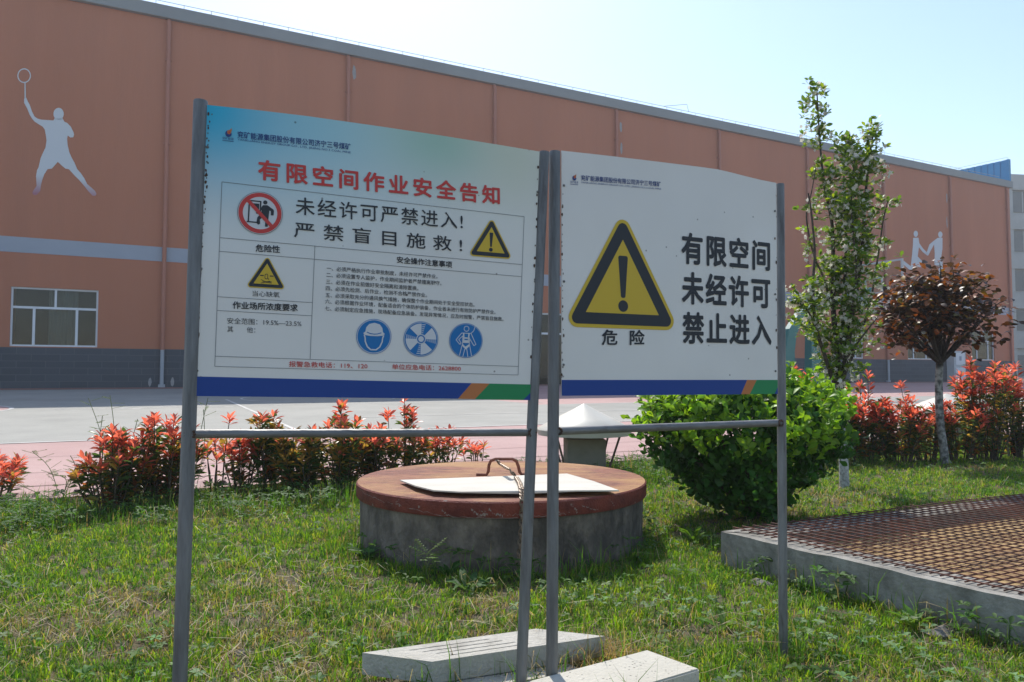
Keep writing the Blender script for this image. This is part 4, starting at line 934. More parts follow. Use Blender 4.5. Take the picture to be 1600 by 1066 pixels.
# ------------------------------------------------------------------ plants
M['leaf_gloss'] = leafmat('glossy_leaf', 0.42, 0.5, (1.45, 1.35, 0.55), 0.35)
M['leaf_red'] = leafmat('red_leaf', 0.32, 0.58, (1.5, 1.45, 1.15), 0.45)
M['leaf_matt'] = leafmat('matt_leaf', 0.6, 0.42, (1.3, 1.25, 0.55), 0.25)
M['leaf_dark'] = leafmat('dark_leaf', 0.42, 0.28, (1.7, 1.3, 0.5), 0.4)
M['grass'] = leafmat('grass_blade', 0.5, 0.5, (1.45, 1.4, 0.6), 0.35)
M['bark'] = colmat('bark', 0.9, 45, 0.3); M['bark_mottled'] = colmat('mottled_bark', 0.9, 24, 0.48)
M['stem'] = mat('twig', (0.06, 0.045, 0.03), (0.10, 0.075, 0.05), 30, 0.9)
def varied(base, n_, s=0.25, hue=0.08):
    b_ = np.array(base)[None, :]; k = 1 + (rng.random((n_, 1)) - .5) * 2 * s; h = 1 + (rng.random((n_, 3)) - .5) * 2 * hue
    return np.clip(b_ * k * h, 0.002, 0.9)
def rand_dirs(n_, zmin=-1.0, zmax=1.0):
    z = zmin + (zmax - zmin) * rng.random(n_); a = rng.random(n_) * 2 * np.pi; r = np.sqrt(np.maximum(0, 1 - z * z)); return np.stack([r * np.cos(a), r * np.sin(a), z], 1)

def photinia(base, width, height, depth, shoots, label, dense=0.4, lsz=.080, group='red tipped shrubs along the pavement', zred=0.5, tall=()):
    """stems fanning out from the base, each ending in a rosette of red leaves; greener leaves lower down."""
    base = Vector(base); e = empty('photinia_shrub', base, label, 'shrub', group)
    st = MB(); P, D, S_, C = [], [], [], []
    for i in range(shoots):
        a = rng.random() * 2 * np.pi; rr = math.sqrt(rng.random())
        hx = rr * math.cos(a) * width / 2; hy = rr * math.sin(a) * depth / 2
        top = height * (0.55 + 0.45 * rng.random()) * (1 - .30 * rr * rr)
        if i < len(tall): hx, top = tall[i][0], tall[i][1]
        tip = np.array([hx, hy, top]); mid = np.array([hx * .75, hy * .75, top * .5]); b0_ = np.array([hx * .45, hy * .45, 0])
        pts = [b0_, mid + rng.normal(0, .012, 3), tip]
        st.tube([base + Vector(q) for q in pts], [.006, .0045, .0025], 5)
        ax = (tip - mid); ax /= np.linalg.norm(ax)
        nl = rng.integers(7, 11); 
        ang = rng.random() * 6.28 + np.arange(nl) * 2.4
        for k in range(nl):
            tilt = 0.35 + 0.95 * (k / nl); side = np.array([math.cos(ang[k]), math.sin(ang[k]), 0.0])
            d = ax * math.cos(tilt) + side * math.sin(tilt); P.append(tip - ax * (.05 * k / nl)); D.append(d); S_.append(lsz * (.75 + .5 * rng.random()) * (.8 + .3 * k / nl))
            f = min(max((top / height - zred + .25) / .4, 0), 1)
            C.append(np.array([.76, .17, .115]) * (1 - .35 * rng.random()) if rng.random() < f * .9 + .05 else np.array([.34, .20, .04]))
        L = np.linalg.norm(tip - mid) + np.linalg.norm(mid - b0_)
        for k in range(int(L / .022 * dense * 2.2)):
            s = rng.random() ** .8; q = (mid + (tip - mid) * (s * 2 - 1)) if s > .5 else (b0_ + (mid - b0_) * s * 2)
            if q[2] < .05: continue
            d = rand_dirs(1, -.1, .9)[0]; P.append(q + d * .012); D.append(d); S_.append(lsz * (.6 + .55 * rng.random()))
            zf_ = q[2] / height; x = rng.random()
            if zf_ > zred + .12 and x < .5: c = np.array([.50, .085, .045])
            elif x < .12 + .4 * zf_: c = np.array([.30, .20, .03])
            elif x < .35: c = np.array([.34, .10, .03])
            else: c = np.array([.06, .115, .025])
            C.append(c * (.7 + .6 * rng.random()))
    st.build('stem', M['stem'], e)
    P, D, S_, C = np.array(P) + np.array(base), np.array(D), np.array(S_), np.array(C)
    V = leaves(leaf_tpl(.34, .45, .06, .14), P, D, S_, rng.normal(0, .5, len(P)))
    arrays_mesh('foliage', V, LEAF_F, len(P), 8, C, M['leaf_red'], e, local=False)
    return e
def px_shrub(u, v, w, topv, shoots, label, Y=None, **k):
    g_ = ground(u, v); Y = g_.y; hgt = at(u, topv, Y).z; return photinia((g_.x, g_.y, 0), w * Y / F, hgt, w * Y / F * .8 + .05, shoots, label, **k)
px_shrub(-4, 782, 80, 702, 13, 'small red shrub cut by the left edge of the view', zred=.4, dense=.5)
px_shrub(172, 798, 105, 664, 26, 'bushy red shrub in front of its group, second from the left edge', dense=.8, zred=.55)
px_shrub(205, 792, 70, 690, 12, 'low red tipped shrub tucked under its bushier neighbours', dense=1.1, zred=.7, lsz=.07)
px_shrub(256, 786, 105, 627, 30, 'taller red shrub right beside the left leaning post', dense=.8, zred=.5)
px_shrub(338, 776, 60, 634, 5, 'thin red shrub just right of the left leaning post', dense=.25)
px_shrub(378, 770, 60, 662, 13, 'narrow upright red shrub with bare twigs under the left crossbar', dense=.7, zred=.35)
px_shrub(424, 768, 80, 636, 11, 'olive and red shrub under the middle of the left crossbar', dense=1.5, zred=.78)
px_shrub(476, 772, 90, 660, 20, 'low dark green shrub with few red tips left of the round well', dense=1.5, zred=.85)
px_shrub(530, 766, 95, 630, 22, 'broad olive red shrub left of the round well', dense=1.1, zred=.62)
px_shrub(585, 758, 80, 664, 22, 'red shrub touching the left side of the round well', dense=1.0, zred=.6)
px_shrub(630, 750, 90, 634, 18, 'red shrub with one tall shoot behind the left rim of the round well', dense=.8, zred=.5, tall=((.02, .66),))
px_shrub(688, 744, 70, 668, 15, 'short red shrub behind the round cover, left of its handle', dense=.7)
px_shrub(744, 738, 50, 680, 7, 'small sparse red shrub behind the cover handle', dense=.35)
gh = 'dense red hedge shrubs on the right'
for u, v, w, tv, ns, zr, dn, tl, lab in ((1250, 722, 90, 568, 22, .5, .7, (), 'red hedge shrub behind the top of the green bush'), (1312, 724, 95, 606, 30, .45, .9, (), 'red hedge shrub right behind the white blossoming tree'), (1352, 722, 80, 612, 26, .45, 1.0, ((.12, .84), (.02, .74)), 'red hedge shrub between the two small trees, with one tall shoot'), (1405, 722, 100, 618, 34, .48, 1.0, (), 'low red hedge shrub left of the dark tree trunk'), (1452, 720, 80, 626, 20, .45, .7, ((-.18, .74),), 'low thin red hedge shrub at the dark tree trunk'), (1498, 720, 95, 612, 26, .5, .75, ((.15, .86), (.2, .8)), 'red hedge shrub right of the dark tree trunk'), (1540, 718, 100, 545, 36, .45, .7, (), 'tallest red hedge shrub near the right edge'), (1596, 716, 90, 556, 30, .45, .7, (), 'tall red hedge shrub cut by the right edge')):
    px_shrub(u, v, w, tv, ns, lab, dense=dn, lsz=.080, group=gh, zred=zr, tall=tl)

def leaf_crown(name, parent, P, D, size, C, m, tpl, up=(0, 0, 1)): return arrays_mesh(name, leaves(tpl, P, D, size, rng.normal(0, .45, len(P)), up), LEAF_F, len(P), 8, C, m, parent, local=False)

# green bush -------------------------------------------------------
gb = ground(1195, 812); e = empty('green_bush', gb, 'rounded glossy green bush behind the right board', 'bush')
prof = [(.03, .16), (.12, .30), (.22, .42), (.33, .54), (.45, .62), (.56, .64), (.66, .59), (.73, .48), (.78, .33), (.815, .12)]
ctr = np.array([gb.x - .12, gb.y, 0]); st = MB()
for i in range(16):
    a = rng.random() * 6.28; rr = .5 * rng.random() + .1; tip = Vector((ctr[0] + rr * math.cos(a), ctr[1] + rr * math.sin(a), .45 + .25 * rng.random())); b_ = Vector((gb.x + .05 * math.cos(a), gb.y + .05 * math.sin(a), -.02))
    st.tube([b_, b_.lerp(tip, .4) + Vector((rng.normal(0, .03), rng.normal(0, .03), .03)), tip], [.016, .010, .004], 6)
st.build('stems', M['stem'], e)
nL = 9200; z = rng.random(nL * 2); zz = np.interp(z, [0, .12, .3, .6, 1], [.06, .2, .36, .56, .82]); rad = np.interp(zz, [p[0] for p in prof], [p[1] for p in prof])
a = rng.random(nL * 2) * 2 * np.pi; shell = 1 - np.abs(rng.normal(0, .16, nL * 2)); lump = 1 + .22 * (vnoise(a * 1.6, zz * 7, 1.0, 17) - .5) + .10 * np.sin(a * 5 + zz * 9) + .09 * np.sin(a * 11 - zz * 17) + .08 * np.sin(a * 19 + zz * 31) + .35 * (vnoise(a * 4, zz * 16, 1.0, 8) - .5) ** 3 * 4
pocket = vnoise(a * 2.6, zz * 11, 1.0, 3); keep = (pocket > .36) | (np.abs(1 - shell) > .16); idx = np.nonzero(keep)[0][:nL]; zz, rad, a, shell, lump = zz[idx], rad[idx], a[idx], shell[idx], lump[idx]
out = np.stack([np.cos(a), np.sin(a), (zz - .42) * 1.6], 1); P = np.stack([ctr[0] + rad * .83 * shell * lump * np.cos(a), ctr[1] + rad * .8 * shell * lump * np.sin(a), zz + (.03 * np.sin(a * 7 + shell * 9) + .10 * (vnoise(a * 2.2, shell * 5, 1.0, 19) - .5)) * np.clip((zz - .5) / .2, 0, 1) + rng.normal(0, .016, len(zz))], 1)
P = np.concatenate([P]); D = out * .55 + rng.normal(0, .75, out.shape) + np.array([0, 0, .65]); UPV = out + rng.normal(0, .35, out.shape) + np.array([0, 0, .25])
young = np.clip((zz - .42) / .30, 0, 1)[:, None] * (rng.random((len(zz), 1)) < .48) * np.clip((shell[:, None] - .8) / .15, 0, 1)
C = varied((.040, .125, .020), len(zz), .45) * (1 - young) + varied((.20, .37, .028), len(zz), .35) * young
shP, shD, shU = [], [], []
for _ in range(230):
    th = rng.random() * 6.283; z_ = .38 + .42 * rng.random() ** .8; r_ = np.interp(z_, [p[0] for p in prof], [p[1] for p in prof]) * .83
    c_ = np.array([ctr[0] + r_ * math.cos(th), ctr[1] + r_ * math.sin(th), z_]); ax = np.array([math.cos(th) * .7, math.sin(th) * .7, .9]) + rng.normal(0, .3, 3); ax /= np.linalg.norm(ax)
    ln_ = 6 + int(9 * rng.random())
    for k in range(ln_):
        d_ = rand_dirs(1, -.3, .6)[0]; shP.append(c_ + ax * (.012 * k)); shD.append(d_ * .8 + ax * .6); shU.append(ax + rng.normal(0, .3, 3))
nS_ = len(shP); P = np.concatenate([P, shP]); D = np.concatenate([D, shD]); UPV = np.concatenate([UPV, shU]); C = np.concatenate([C, varied((.20, .37, .03), nS_, .3)]); zz = np.concatenate([zz, np.zeros(nS_)])
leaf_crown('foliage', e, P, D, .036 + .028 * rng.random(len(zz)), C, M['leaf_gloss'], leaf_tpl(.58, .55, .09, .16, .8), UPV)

# trees ------------------------------------------------------------
WHITE_W = (.50, .49, .46); BARK = (.085, .065, .05)
def trunk_cols(pts, zw): return [WHITE_W if p.z < zw else BARK for p in pts]
def smooth_path(pts, k=5):
    out = []
    for i in range(len(pts) - 1):
        p0, p1, p2, p3 = pts[max(i - 1, 0)], pts[i], pts[i + 1], pts[min(i + 2, len(pts) - 1)]
        for j in range(k):
            t = j / k; out.append(0.5 * ((2 * p1) + (p2 - p0) * t + (2 * p0 - 5 * p1 + 4 * p2 - p3) * t * t + (3 * p1 - p0 - 3 * p2 + p3) * t ** 3))
    return out + [pts[-1]]
# blossoming pear
tb = ground(1318, 763); YT = tb.y; e = empty('blossoming_tree', tb, 'slender young tree with white blossom and a whitewashed trunk behind the right board', 'tree')
def T(u, v, dy=0.0): return at(u, v, YT + dy)
mb = MB()
tr = smooth_path([T(1320, 766), T(1318, 720), T(1316, 670), T(1313, 625), T(1313, 595)])
mb.tube(tr, [.036 - .010 * i / len(tr) for i in range(len(tr))], 12, cols=[WHITE_W if p.z < .64 else BARK for p in tr])
mb.build('trunk', M['bark'], e, cols=True, smooth=True)
stems = [([(1313, 610, 0), (1322, 560, 0), (1330, 500, -.05), (1340, 440, -.08), (1348, 380, -.1), (1352, 310, -.1), (1358, 250, -.08), (1366, 200, -.06)], .024, .004),
         ([(1311, 610, 0), (1307, 540, .05), (1302, 480, .08), (1302, 420, .1), (1300, 350, .1), (1288, 290, .12), (1281, 220, .12), (1276, 135, .1)], .024, .004),
         ([(1303, 600, .02), (1290, 560, -.04), (1275, 510, -.1), (1270, 450, -.14), (1273, 395, -.16), (1268, 335, -.17), (1263, 302, -.18)], .016, .005),
         ([(1318, 590, 0), (1342, 530, .12), (1360, 470, .14), (1372, 400, .14), (1380, 345, .12), (1388, 312, .10)], .012, .003),
         ([(1314, 560, .0), (1318, 470, .05), (1322, 380, .06), (1318, 300, .06), (1322, 220, .05)], .014, .003),
         ([(1330, 500, -.05), (1338, 420, -.12), (1330, 330, -.14), (1336, 240, -.14)], .010, .003),
         ([(1300, 480, .08), (1285, 430, .0), (1272, 400, .02), (1260, 340, .02), (1268, 300, 0), (1275, 262, 0)], .009, .003),
         ([(1275, 510, -.1), (1258, 480, -.14), (1243, 470, -.16)], .009, .003), ([(1322, 560, 0), (1352, 520, -.1), (1372, 495, -.14)], .008, .003), ([(1307, 540, .05), (1280, 520, .1), (1262, 500, .1)], .008, .003)]
mb = MB(); P, D, Z, C, BP = [], [], [], [], []
for k, (pts, r0, r1) in enumerate(stems):
    sp_ = smooth_path([T(*p) for p in pts], 6); nS = len(sp_)
    mb.tube(sp_, [r0 + (r1 - r0) * i / nS for i in range(nS)], 7, cols=[BARK] * nS)
    if k == 2: rngv = (0.0, .62)
    elif k in (0, 1, 4): rngv = (.05, 1.0)
    else: rngv = (.12, 1.0)
    L = sum((sp_[i + 1] - sp_[i]).length for i in range(nS - 1)); ncl = int(L * (rngv[1] - rngv[0]) / (.022 if k in (3, 6) else .0066))
    for _ in range(ncl):
        s = rngv[0] + (rngv[1] - rngv[0]) * rng.random(); i = min(int(s * (nS - 1)), nS - 2); q = np.array(sp_[i].lerp(sp_[i + 1], s * (nS - 1) - i))
        if vnoise(np.array([q[2] * 1.0]), np.array([k * 5.3]), .16, 9)[0] < .30: continue
        spread = .045 * (1 - .45 * s) + .018; c0_ = q + rng.normal(0, spread, 3) * np.array([1, 1, .7])
        m_ = rng.integers(5, 9); dd = rand_dirs(m_, -.2, .95)
        for d in dd:
            P.append(c0_ + d * .008); D.append(d); Z.append(.046 * (.7 + .6 * rng.random())); y = rng.random()
            C.append(np.array([.26, .36, .03]) if y < .25 else np.array([.11, .20, .036]) * (.7 + .7 * rng.random()))
        if rng.random() < .46: 
            for _b in range(rng.integers(2, 7)): BP.append(c0_ + rng.normal(0, .022, 3))
mb.build('limbs', M['bark'], e, cols=True, smooth=True)
P, D, Z, C, BP = map(np.array, (P, D, Z, C, BP))
leaf_crown('crown', e, P, D, Z, C, M['leaf_gloss'], leaf_tpl(.5, .45, .05, .12))
ptl = []; 
dirs = rand_dirs(len(BP), -.5, .9); R = orient(dirs, rng.random(len(BP)) * 6.28)
k5 = np.array([[0, 0, 0]] + [[.25, r_ * math.cos(t_), r_ * math.sin(t_)] for t_, r_ in zip(np.arange(10) * 2 * np.pi / 10, [1, .55] * 5)])
V = (np.einsum('nij,kj->nki', R, k5) * (.017 * (.8 + .5 * rng.random(len(BP))))[:, None, None] + BP[:, None, :]).reshape(-1, 3)
M['petal'] = leafmat('white_petal', .6, .4, (1, 1, .95), .2)
arrays_mesh('blossom', V, [[0, 1 + i, 1 + (i + 1) % 10] for i in range(10)], len(BP), 11, varied((.74, .70, .62), len(BP), .10, .03), M['petal'], e, local=False)

# purple leaved plum
tb = ground(1476, 724); YT = tb.y; e = empty('dark_leaved_tree', tb, 'small round crowned tree with dark maroon leaves and a mottled pale trunk', 'tree')
tr = smooth_path([T(1478, 728), T(1474, 700), T(1469, 660), T(1467, 610), T(1468, 575), T(1469, 560)])
mb = MB(); mb.tube(tr, [.056 if i < 2 else .041 - .010 * i / len(tr) for i in range(len(tr))], 12, cols=[(.33, .32, .30) if p.z < .92 else BARK for p in tr]); mb.build('trunk', M['bark_mottled'], e, cols=True, smooth=True)
mb = MB(); tips = []
fork = T(1469, 563)
lim = [(1385, 500, -.1), (1400, 465, .3), (1425, 445, -.3), (1450, 430, .2), (1470, 425, -.2), (1490, 430, .35), (1515, 445, -.3), (1540, 470, .15), (1552, 480, -.1), (1440, 470, -.45), (1500, 470, .45), (1530, 500, -.2), (1415, 520, .2), (1462, 470, .05), (1405, 495, -.4)]
for (u, v, dy) in lim:
    tip = T(u, v, dy); midp = fork.lerp(tip, .5) + Vector((0, 0, -.03)); sp_ = smooth_path([fork - Vector((0, 0, .03)), midp, tip], 5)
    mb.tube(sp_, [.020 - .015 * i / len(sp_) for i in range(len(sp_))], 7, cols=[(.05, .038, .034)] * len(sp_)); tips += [np.array(p) for p in sp_[4:]]
    for _ in range(3):
        i = rng.integers(4, len(sp_)); q = sp_[i]; d = Vector(rand_dirs(1, .0, .9)[0]) * (.12 + .14 * rng.random()); mb.tube([q, q + d * .5 + Vector((0, 0, .01)), q + d], [.006, .004, .002], 5, cols=[(.05, .038, .034)] * 3); tips += [np.array(q + d), np.array(q + d * .6)]
mb.build('limbs', M['bark'], e, cols=True, smooth=True)
cc = np.array(T(1466, 487)); rx = 96 * YT / F; rz_ = 64 * YT / F
nL = 2700; dd = rand_dirs(nL * 3, -.9, 1.0); rr = (rng.random(nL * 3)) ** .40
P = cc + dd * rr[:, None] * np.array([rx, rx * .95, rz_ * 1.0]) * (1 + .18 * np.sin(dd[:, :1] * 9 + dd[:, 2:] * 7) + .13 * np.sin(dd[:, 1:2] * 13))
dens = vnoise(P[:, 0] + P[:, 1] * .7, P[:, 2] * 1.3 + P[:, 1] * .5, .11, 21); low = (P[:, 2] - cc[2]) / rz_; hr = np.hypot(P[:, 0] - cc[0], P[:, 1] - cc[1]) / rx; P = P[(dens > .43) & ~((low < -.25) & (hr < .42))][:nL]
near = P + rng.normal(0, .02, P.shape)
tp_ = np.array(tips); ex = tp_[rng.integers(0, len(tp_), 500)] + rng.normal(0, .05, (500, 3)); P = np.concatenate([near, ex])
D = rand_dirs(len(P), -.7, .6); x = rng.random(len(P)); C = varied((.060, .036, .026), len(P), .5)
rim = np.linalg.norm((P - cc) / np.array([rx, rx, rz_]), axis=1) > .72
C[(x < .30) & rim] = varied((.25, .085, .025), int(((x < .30) & rim).sum()), .35); C[x < .03] = varied((.36, .20, .02), int((x < .03).sum()), .3); C[(x > .88)] = varied((.10, .085, .02), int((x > .88).sum()), .3)
leaf_crown('crown', e, P, D, .056 + .034 * rng.random(len(P)), C, M['leaf_dark'], leaf_tpl(.58, .45, .05, .16))

# ------------------------------------------------------------------ grass and ground cover
def inside_pit(x, y, m=0.0):
    d = np.stack([x - PIT0.x, y - PIT0.y], 1); A = np.array([[PD1.x, PD2.x], [PD1.y, PD2.y]]); s = d @ np.linalg.inv(A).T
    return (s[:, 0] > -m) & (s[:, 0] < PL1 + m) & (s[:, 1] > -m) & (s[:, 1] < PL2 + m)
def free(x, y, m=0.0):
    ok = ~inside_pit(x, y, m); ok &= (x - WC.x) ** 2 + (y - WC.y) ** 2 > (.737 + m) ** 2
    pv = NX.x * x + NX.y * y; ok &= pv < 5.74 + .10 * np.sin(x * 7) + .05 * np.sin(x * 23)
    for B, ex_, ey_, L, W in SL: 
        dt = ex_.x * ey_.y - ex_.y * ey_.x; a = ((x - B.x) * ey_.y - (y - B.y) * ey_.x) / dt; c = ((y - B.y) * ex_.x - (x - B.x) * ex_.y) / dt; ok &= ~((a > -.004) & (a < L + .004) & (c > -.004) & (c < W + .004))
    return ok
SL = []
POSTS = POST_FEET
for A, B, C_ in ((ground(566, 1020, zt1), ground(675, 1034, zt1), ground(945, 994, zt1)), (A2, B2, B2 + dirl * .55)):
    SL.append((B, (C_ - B).normalized(), (A - B).normalized(), (C_ - B).length, (A - B).length))
def scatter(n_, y0=1.5, y1=9.5, pw=1.5):
    q = rng.random(n_); e_ = 2 - pw; Y = (y0 ** e_ + q * (y1 ** e_ - y0 ** e_)) ** (1 / e_); X = (rng.random(n_) - .5) * 2 * (.80 * Y + .35); return X, Y
def blades(n_, hmin, hmax, wid, cols_fn, name, kind, lean=.5, mask=None, y0=1.5, y1=9.5, pw=1.5, hfn=None, XY=None, label=None, cat=None):
    X, Y = XY if XY else scatter(n_, y0, y1, pw); ok = free(X, Y); 
    if mask is not None: ok &= mask(X, Y)
    X, Y = X[ok], Y[ok]; N = len(X); h = hmin + (hmax - hmin) * rng.random(N) ** 1.6
    if hfn is not None: h *= hfn(X, Y)
    a = rng.random(N) * 6.283; ln = np.abs(rng.normal(0, lean, N)); dx, dy = np.cos(a), np.sin(a); px, py = -dy, dx
    rot = rng.normal(0, 1.0, N); px, py = np.cos(a + 1.57 + rot), np.sin(a + 1.57 + rot)
    w = wid * (.7 + .6 * rng.random(N)) * (1 + .12 * np.maximum(Y - 2, 0)); V = np.zeros((N, 5, 3))
    m1 = h * .55; x1 = ln * h * .28; x2 = ln * h * .95; z2 = h * np.maximum(1 - .28 * ln, .25)
    V[:, 0] = np.stack([X - px * w, Y - py * w, np.zeros(N) - .004], 1); V[:, 1] = np.stack([X + px * w, Y + py * w, np.zeros(N) - .004], 1)
    V[:, 2] = np.stack([X + dx * x1 + px * w * .8, Y + dy * x1 + py * w * .8, m1], 1); V[:, 3] = np.stack([X + dx * x1 - px * w * .8, Y + dy * x1 - py * w * .8, m1], 1)
    V[:, 4] = np.stack([X + dx * x2, Y + dy * x2, z2], 1)
    return arrays_mesh(name, V.reshape(-1, 3), [[0, 1, 2, 3], [3, 2, 4]], N, 5, cols_fn(X, Y, N), M['grass'], kind=kind)
def gcol(X, Y, N):
    t = vnoise(X, Y, .35, 31) * .6 + vnoise(X, Y, .12, 32) * .4; c = varied((.13, .225, .018), N, .35, .12); yel = varied((.25, .30, .03), N, .3); dk = varied((.055, .135, .02), N, .3)
    r_ = rng.random(N); c[r_ < .25] = yel[r_ < .25]; c[r_ > .72] = dk[r_ > .72]; straw = varied((.27, .215, .11), N, .35)
    s = rng.random(N) < np.clip((t - .56) * 2.4, 0.03, .62); c[s] = straw[s]; return c
def near_mask(X, Y): return rng.random(len(X)) < np.where((vnoise(X, Y, .35, 31) * .6 + vnoise(X, Y, .12, 32) * .4) > .58, .65, 1.0)
def lawn(nC, per, y0, y1, pw, rad, hmin, hmax, wid, name, label):
    """turf as tufts: blades leaning out of each tuft's middle, one tone per tuft."""
    X, Y = scatter(nC, y0, y1, pw); d = vnoise(X, Y, .35, 31) * .6 + vnoise(X, Y, .12, 32) * .4
    keep = rng.random(nC) < np.where(d > .66, .6, 1.0); X, Y, d = X[keep], Y[keep], d[keep]; n_ = len(X)
    tone = rng.random(n_); hs = (.55 + .9 * vnoise(X, Y, .16, 44)) * (.7 + .6 * rng.random(n_)); lead = rng.random(n_) * 6.283
    k = np.repeat(np.arange(n_), per); N = len(k); a = rng.random(N) * 6.283; r_ = np.abs(rng.normal(0, rad, N))
    x, y = X[k] + np.cos(a) * r_, Y[k] + np.sin(a) * r_; ok = free(x, y); k, a, x, y = k[ok], a[ok], x[ok], y[ok]; N = len(k)
    a = a + rng.normal(0, .6, N); h = (hmin + (hmax - hmin) * rng.random(N) ** 1.4) * hs[k]; ln = np.clip(.35 + np.abs(rng.normal(0, .75, N)), 0, 2.2)
    dx, dy = np.cos(a) + .45 * np.cos(lead[k]), np.sin(a) + .45 * np.sin(lead[k]); b_ = a + 1.57 + rng.normal(0, .6, N); px, py = np.cos(b_), np.sin(b_)
    w = wid * (.65 + .7 * rng.random(N)) * (1 + .15 * np.maximum(y - 2, 0)); V = np.zeros((N, 5, 3)); el = 1 / np.sqrt(1 + ln ** 2); out = ln * el
    zb = np.full(N, -.003)
    V[:, 0] = np.stack([x - px * w, y - py * w, zb], 1); V[:, 1] = np.stack([x + px * w, y + py * w, zb], 1)
    m1 = h * .62 * np.minimum(el * 1.35, 1); x1 = out * h * .36
    V[:, 2] = np.stack([x + dx * x1 + px * w * .85, y + dy * x1 + py * w * .85, m1], 1); V[:, 3] = np.stack([x + dx * x1 - px * w * .85, y + dy * x1 - py * w * .85, m1], 1)
    V[:, 4] = np.stack([x + dx * out * h * .95, y + dy * out * h * .95, np.maximum(h * el * (1 - .25 * (ln > 1.1)), .004)], 1)
    C = np.where((tone < .24)[k][:, None], varied((.27, .36, .028), N, .25), np.where((tone > .72)[k][:, None], varied((.06, .165, .022), N, .3), varied((.145, .275, .02), N, .3)))
    st = rng.random(N) < np.clip((d[k] - .53) * 2.1, .08, .52) * np.where(tone[k] < .5, 1.4, .7); C[st] = varied((.30, .235, .12), int(st.sum()), .35)
    return setp(arrays_mesh(name, V.reshape(-1, 3), [[0, 1, 2, 3], [3, 2, 4]], N, 5, C, M['grass'], kind='stuff'), label, 'grass')
lawn(52000, 12, 1.5, 9.5, 1.45, .015, .012, .046, .00145, 'grass', 'short tufted lawn grass mixed with dry straw')
# taller grass at the feet of the well, the pit and the hedge
def edge_mask(X, Y):
    r_ = np.hypot(X - WC.x, Y - WC.y); e1 = (r_ > .74) & (r_ < .74 + .16 * (0.4 + vnoise(X, Y, .12, 50))); e2 = inside_pit(X, Y, .10) ; pv = NX.x * X + NX.y * Y; lim = 4.35 + .35 * vnoise(X, Y, .3, 51)
    e5 = np.zeros(len(X), bool)
    for q in POSTS: e5 |= np.hypot(X - q.x, Y - q.y) < .075
    for B, ex_, ey_, L, W in SL:
        dt = ex_.x * ey_.y - ex_.y * ey_.x; a = ((X - B.x) * ey_.y - (Y - B.y) * ey_.x) / dt; c = ((Y - B.y) * ex_.x - (X - B.x) * ex_.y) / dt
        e5 |= (a > -.05) & (a < L + .05) & (c > -.035) & (c < W + .05) & (rng.random(len(X)) < .55)
    return e5 | (e1 & (rng.random(len(X)) < .5)) | (e2 & (rng.random(len(X)) < .45)) | ((pv > lim + .1) & (rng.random(len(X)) < .8)) | ((vnoise(X, Y, .16, 77) > .80) & (rng.random(len(X)) < .35))
def tcol(X, Y, N):
    c = varied((.09, .20, .022), N, .4, .12); s = rng.random(N) < .15; c[s] = varied((.26, .21, .11), int(s.sum()), .3); return c
setp(blades(110000, .05, .17, .0018, tcol, 'tall_grass', 'stuff', .55, edge_mask, pw=1.2, hfn=lambda X, Y: .55 + .75 * vnoise(X, Y, .13, 91)), 'longer grass tufts at the foot of well, pit and hedge', 'grass')
# dry straw lying about: thin bent stems
def straw(n_):
    X, Y = scatter(n_, 1.6, 6.5, 1.7); ok = free(X, Y, .01) & (rng.random(n_) < np.clip((vnoise(X, Y, .35, 31) - .42) * 2.4, .06, 1)); X, Y = X[ok], Y[ok]; N = len(X)
    L = .035 + .12 * rng.random(N) ** 2; a = rng.random(N) * 6.283; b_ = a + rng.normal(0, .7, N); w = .0008 * (1 + .15 * (Y - 2)); z0 = .012 + .035 * rng.random(N); z1 = z0 + rng.normal(.012, .012, N); z2 = np.maximum(z0 + rng.normal(0, .016, N), .004)
    x1, y1 = X + np.cos(a) * L * .5, Y + np.sin(a) * L * .5; x2, y2 = x1 + np.cos(b_) * L * .5, y1 + np.sin(b_) * L * .5
    V = np.zeros((N, 6, 3)); 
    for i, (x, y, z, aa) in enumerate(((X, Y, z0, a), (x1, y1, z1, (a + b_) / 2), (x2, y2, z2, b_))):
        px, py = -np.sin(aa) * w, np.cos(aa) * w; V[:, 2 * i] = np.stack([x - px, y - py, z], 1); V[:, 2 * i + 1] = np.stack([x + px, y + py, z + .0004], 1)
    return arrays_mesh('dry_straw', V.reshape(-1, 3), [[0, 1, 3, 2], [2, 3, 5, 4]], N, 6, varied((.38, .30, .17), N, .35, .06), M['grass'], kind='stuff')
setp(straw(16000), 'thin dry straw stems lying over the lawn', 'straw')
# low broad leaved ground cover
def cover_plants(n_, mask, tpl, lsz, nl, zr, base, name, label, sil=.0):
    X, Y = scatter(n_, 1.7, 7.5, 1.5); ok = free(X, Y, .02) & mask(X, Y); X, Y = X[ok], Y[ok]; N = len(X)
    P, D, Z = [], [], []
    Xr = np.repeat(X, nl); Yr = np.repeat(Y, nl); a = np.tile(np.arange(nl) * 2 * np.pi / nl, N) + np.repeat(rng.random(N) * 6.28, nl) + rng.normal(0, .2, N * nl); zc = np.repeat(zr[0] + (zr[1] - zr[0]) * rng.random(N), nl)
    el = rng.normal(.25, .25, N * nl); D = np.stack([np.cos(a) * np.cos(el), np.sin(a) * np.cos(el), np.sin(el)], 1); P = np.stack([Xr, Yr, zc], 1); S_ = np.repeat(lsz * (.6 + .8 * rng.random(N)), nl) * (.8 + .4 * rng.random(N * nl))
    C = np.repeat(varied(base, N, .35, .12), nl, 0)
    o = arrays_mesh(name, leaves(tpl, P, D, S_, rng.normal(0, .3, len(P))), LEAF_F, len(P), 8, C, M['leaf_matt'], kind='stuff'); return setp(o, label, 'ground cover')
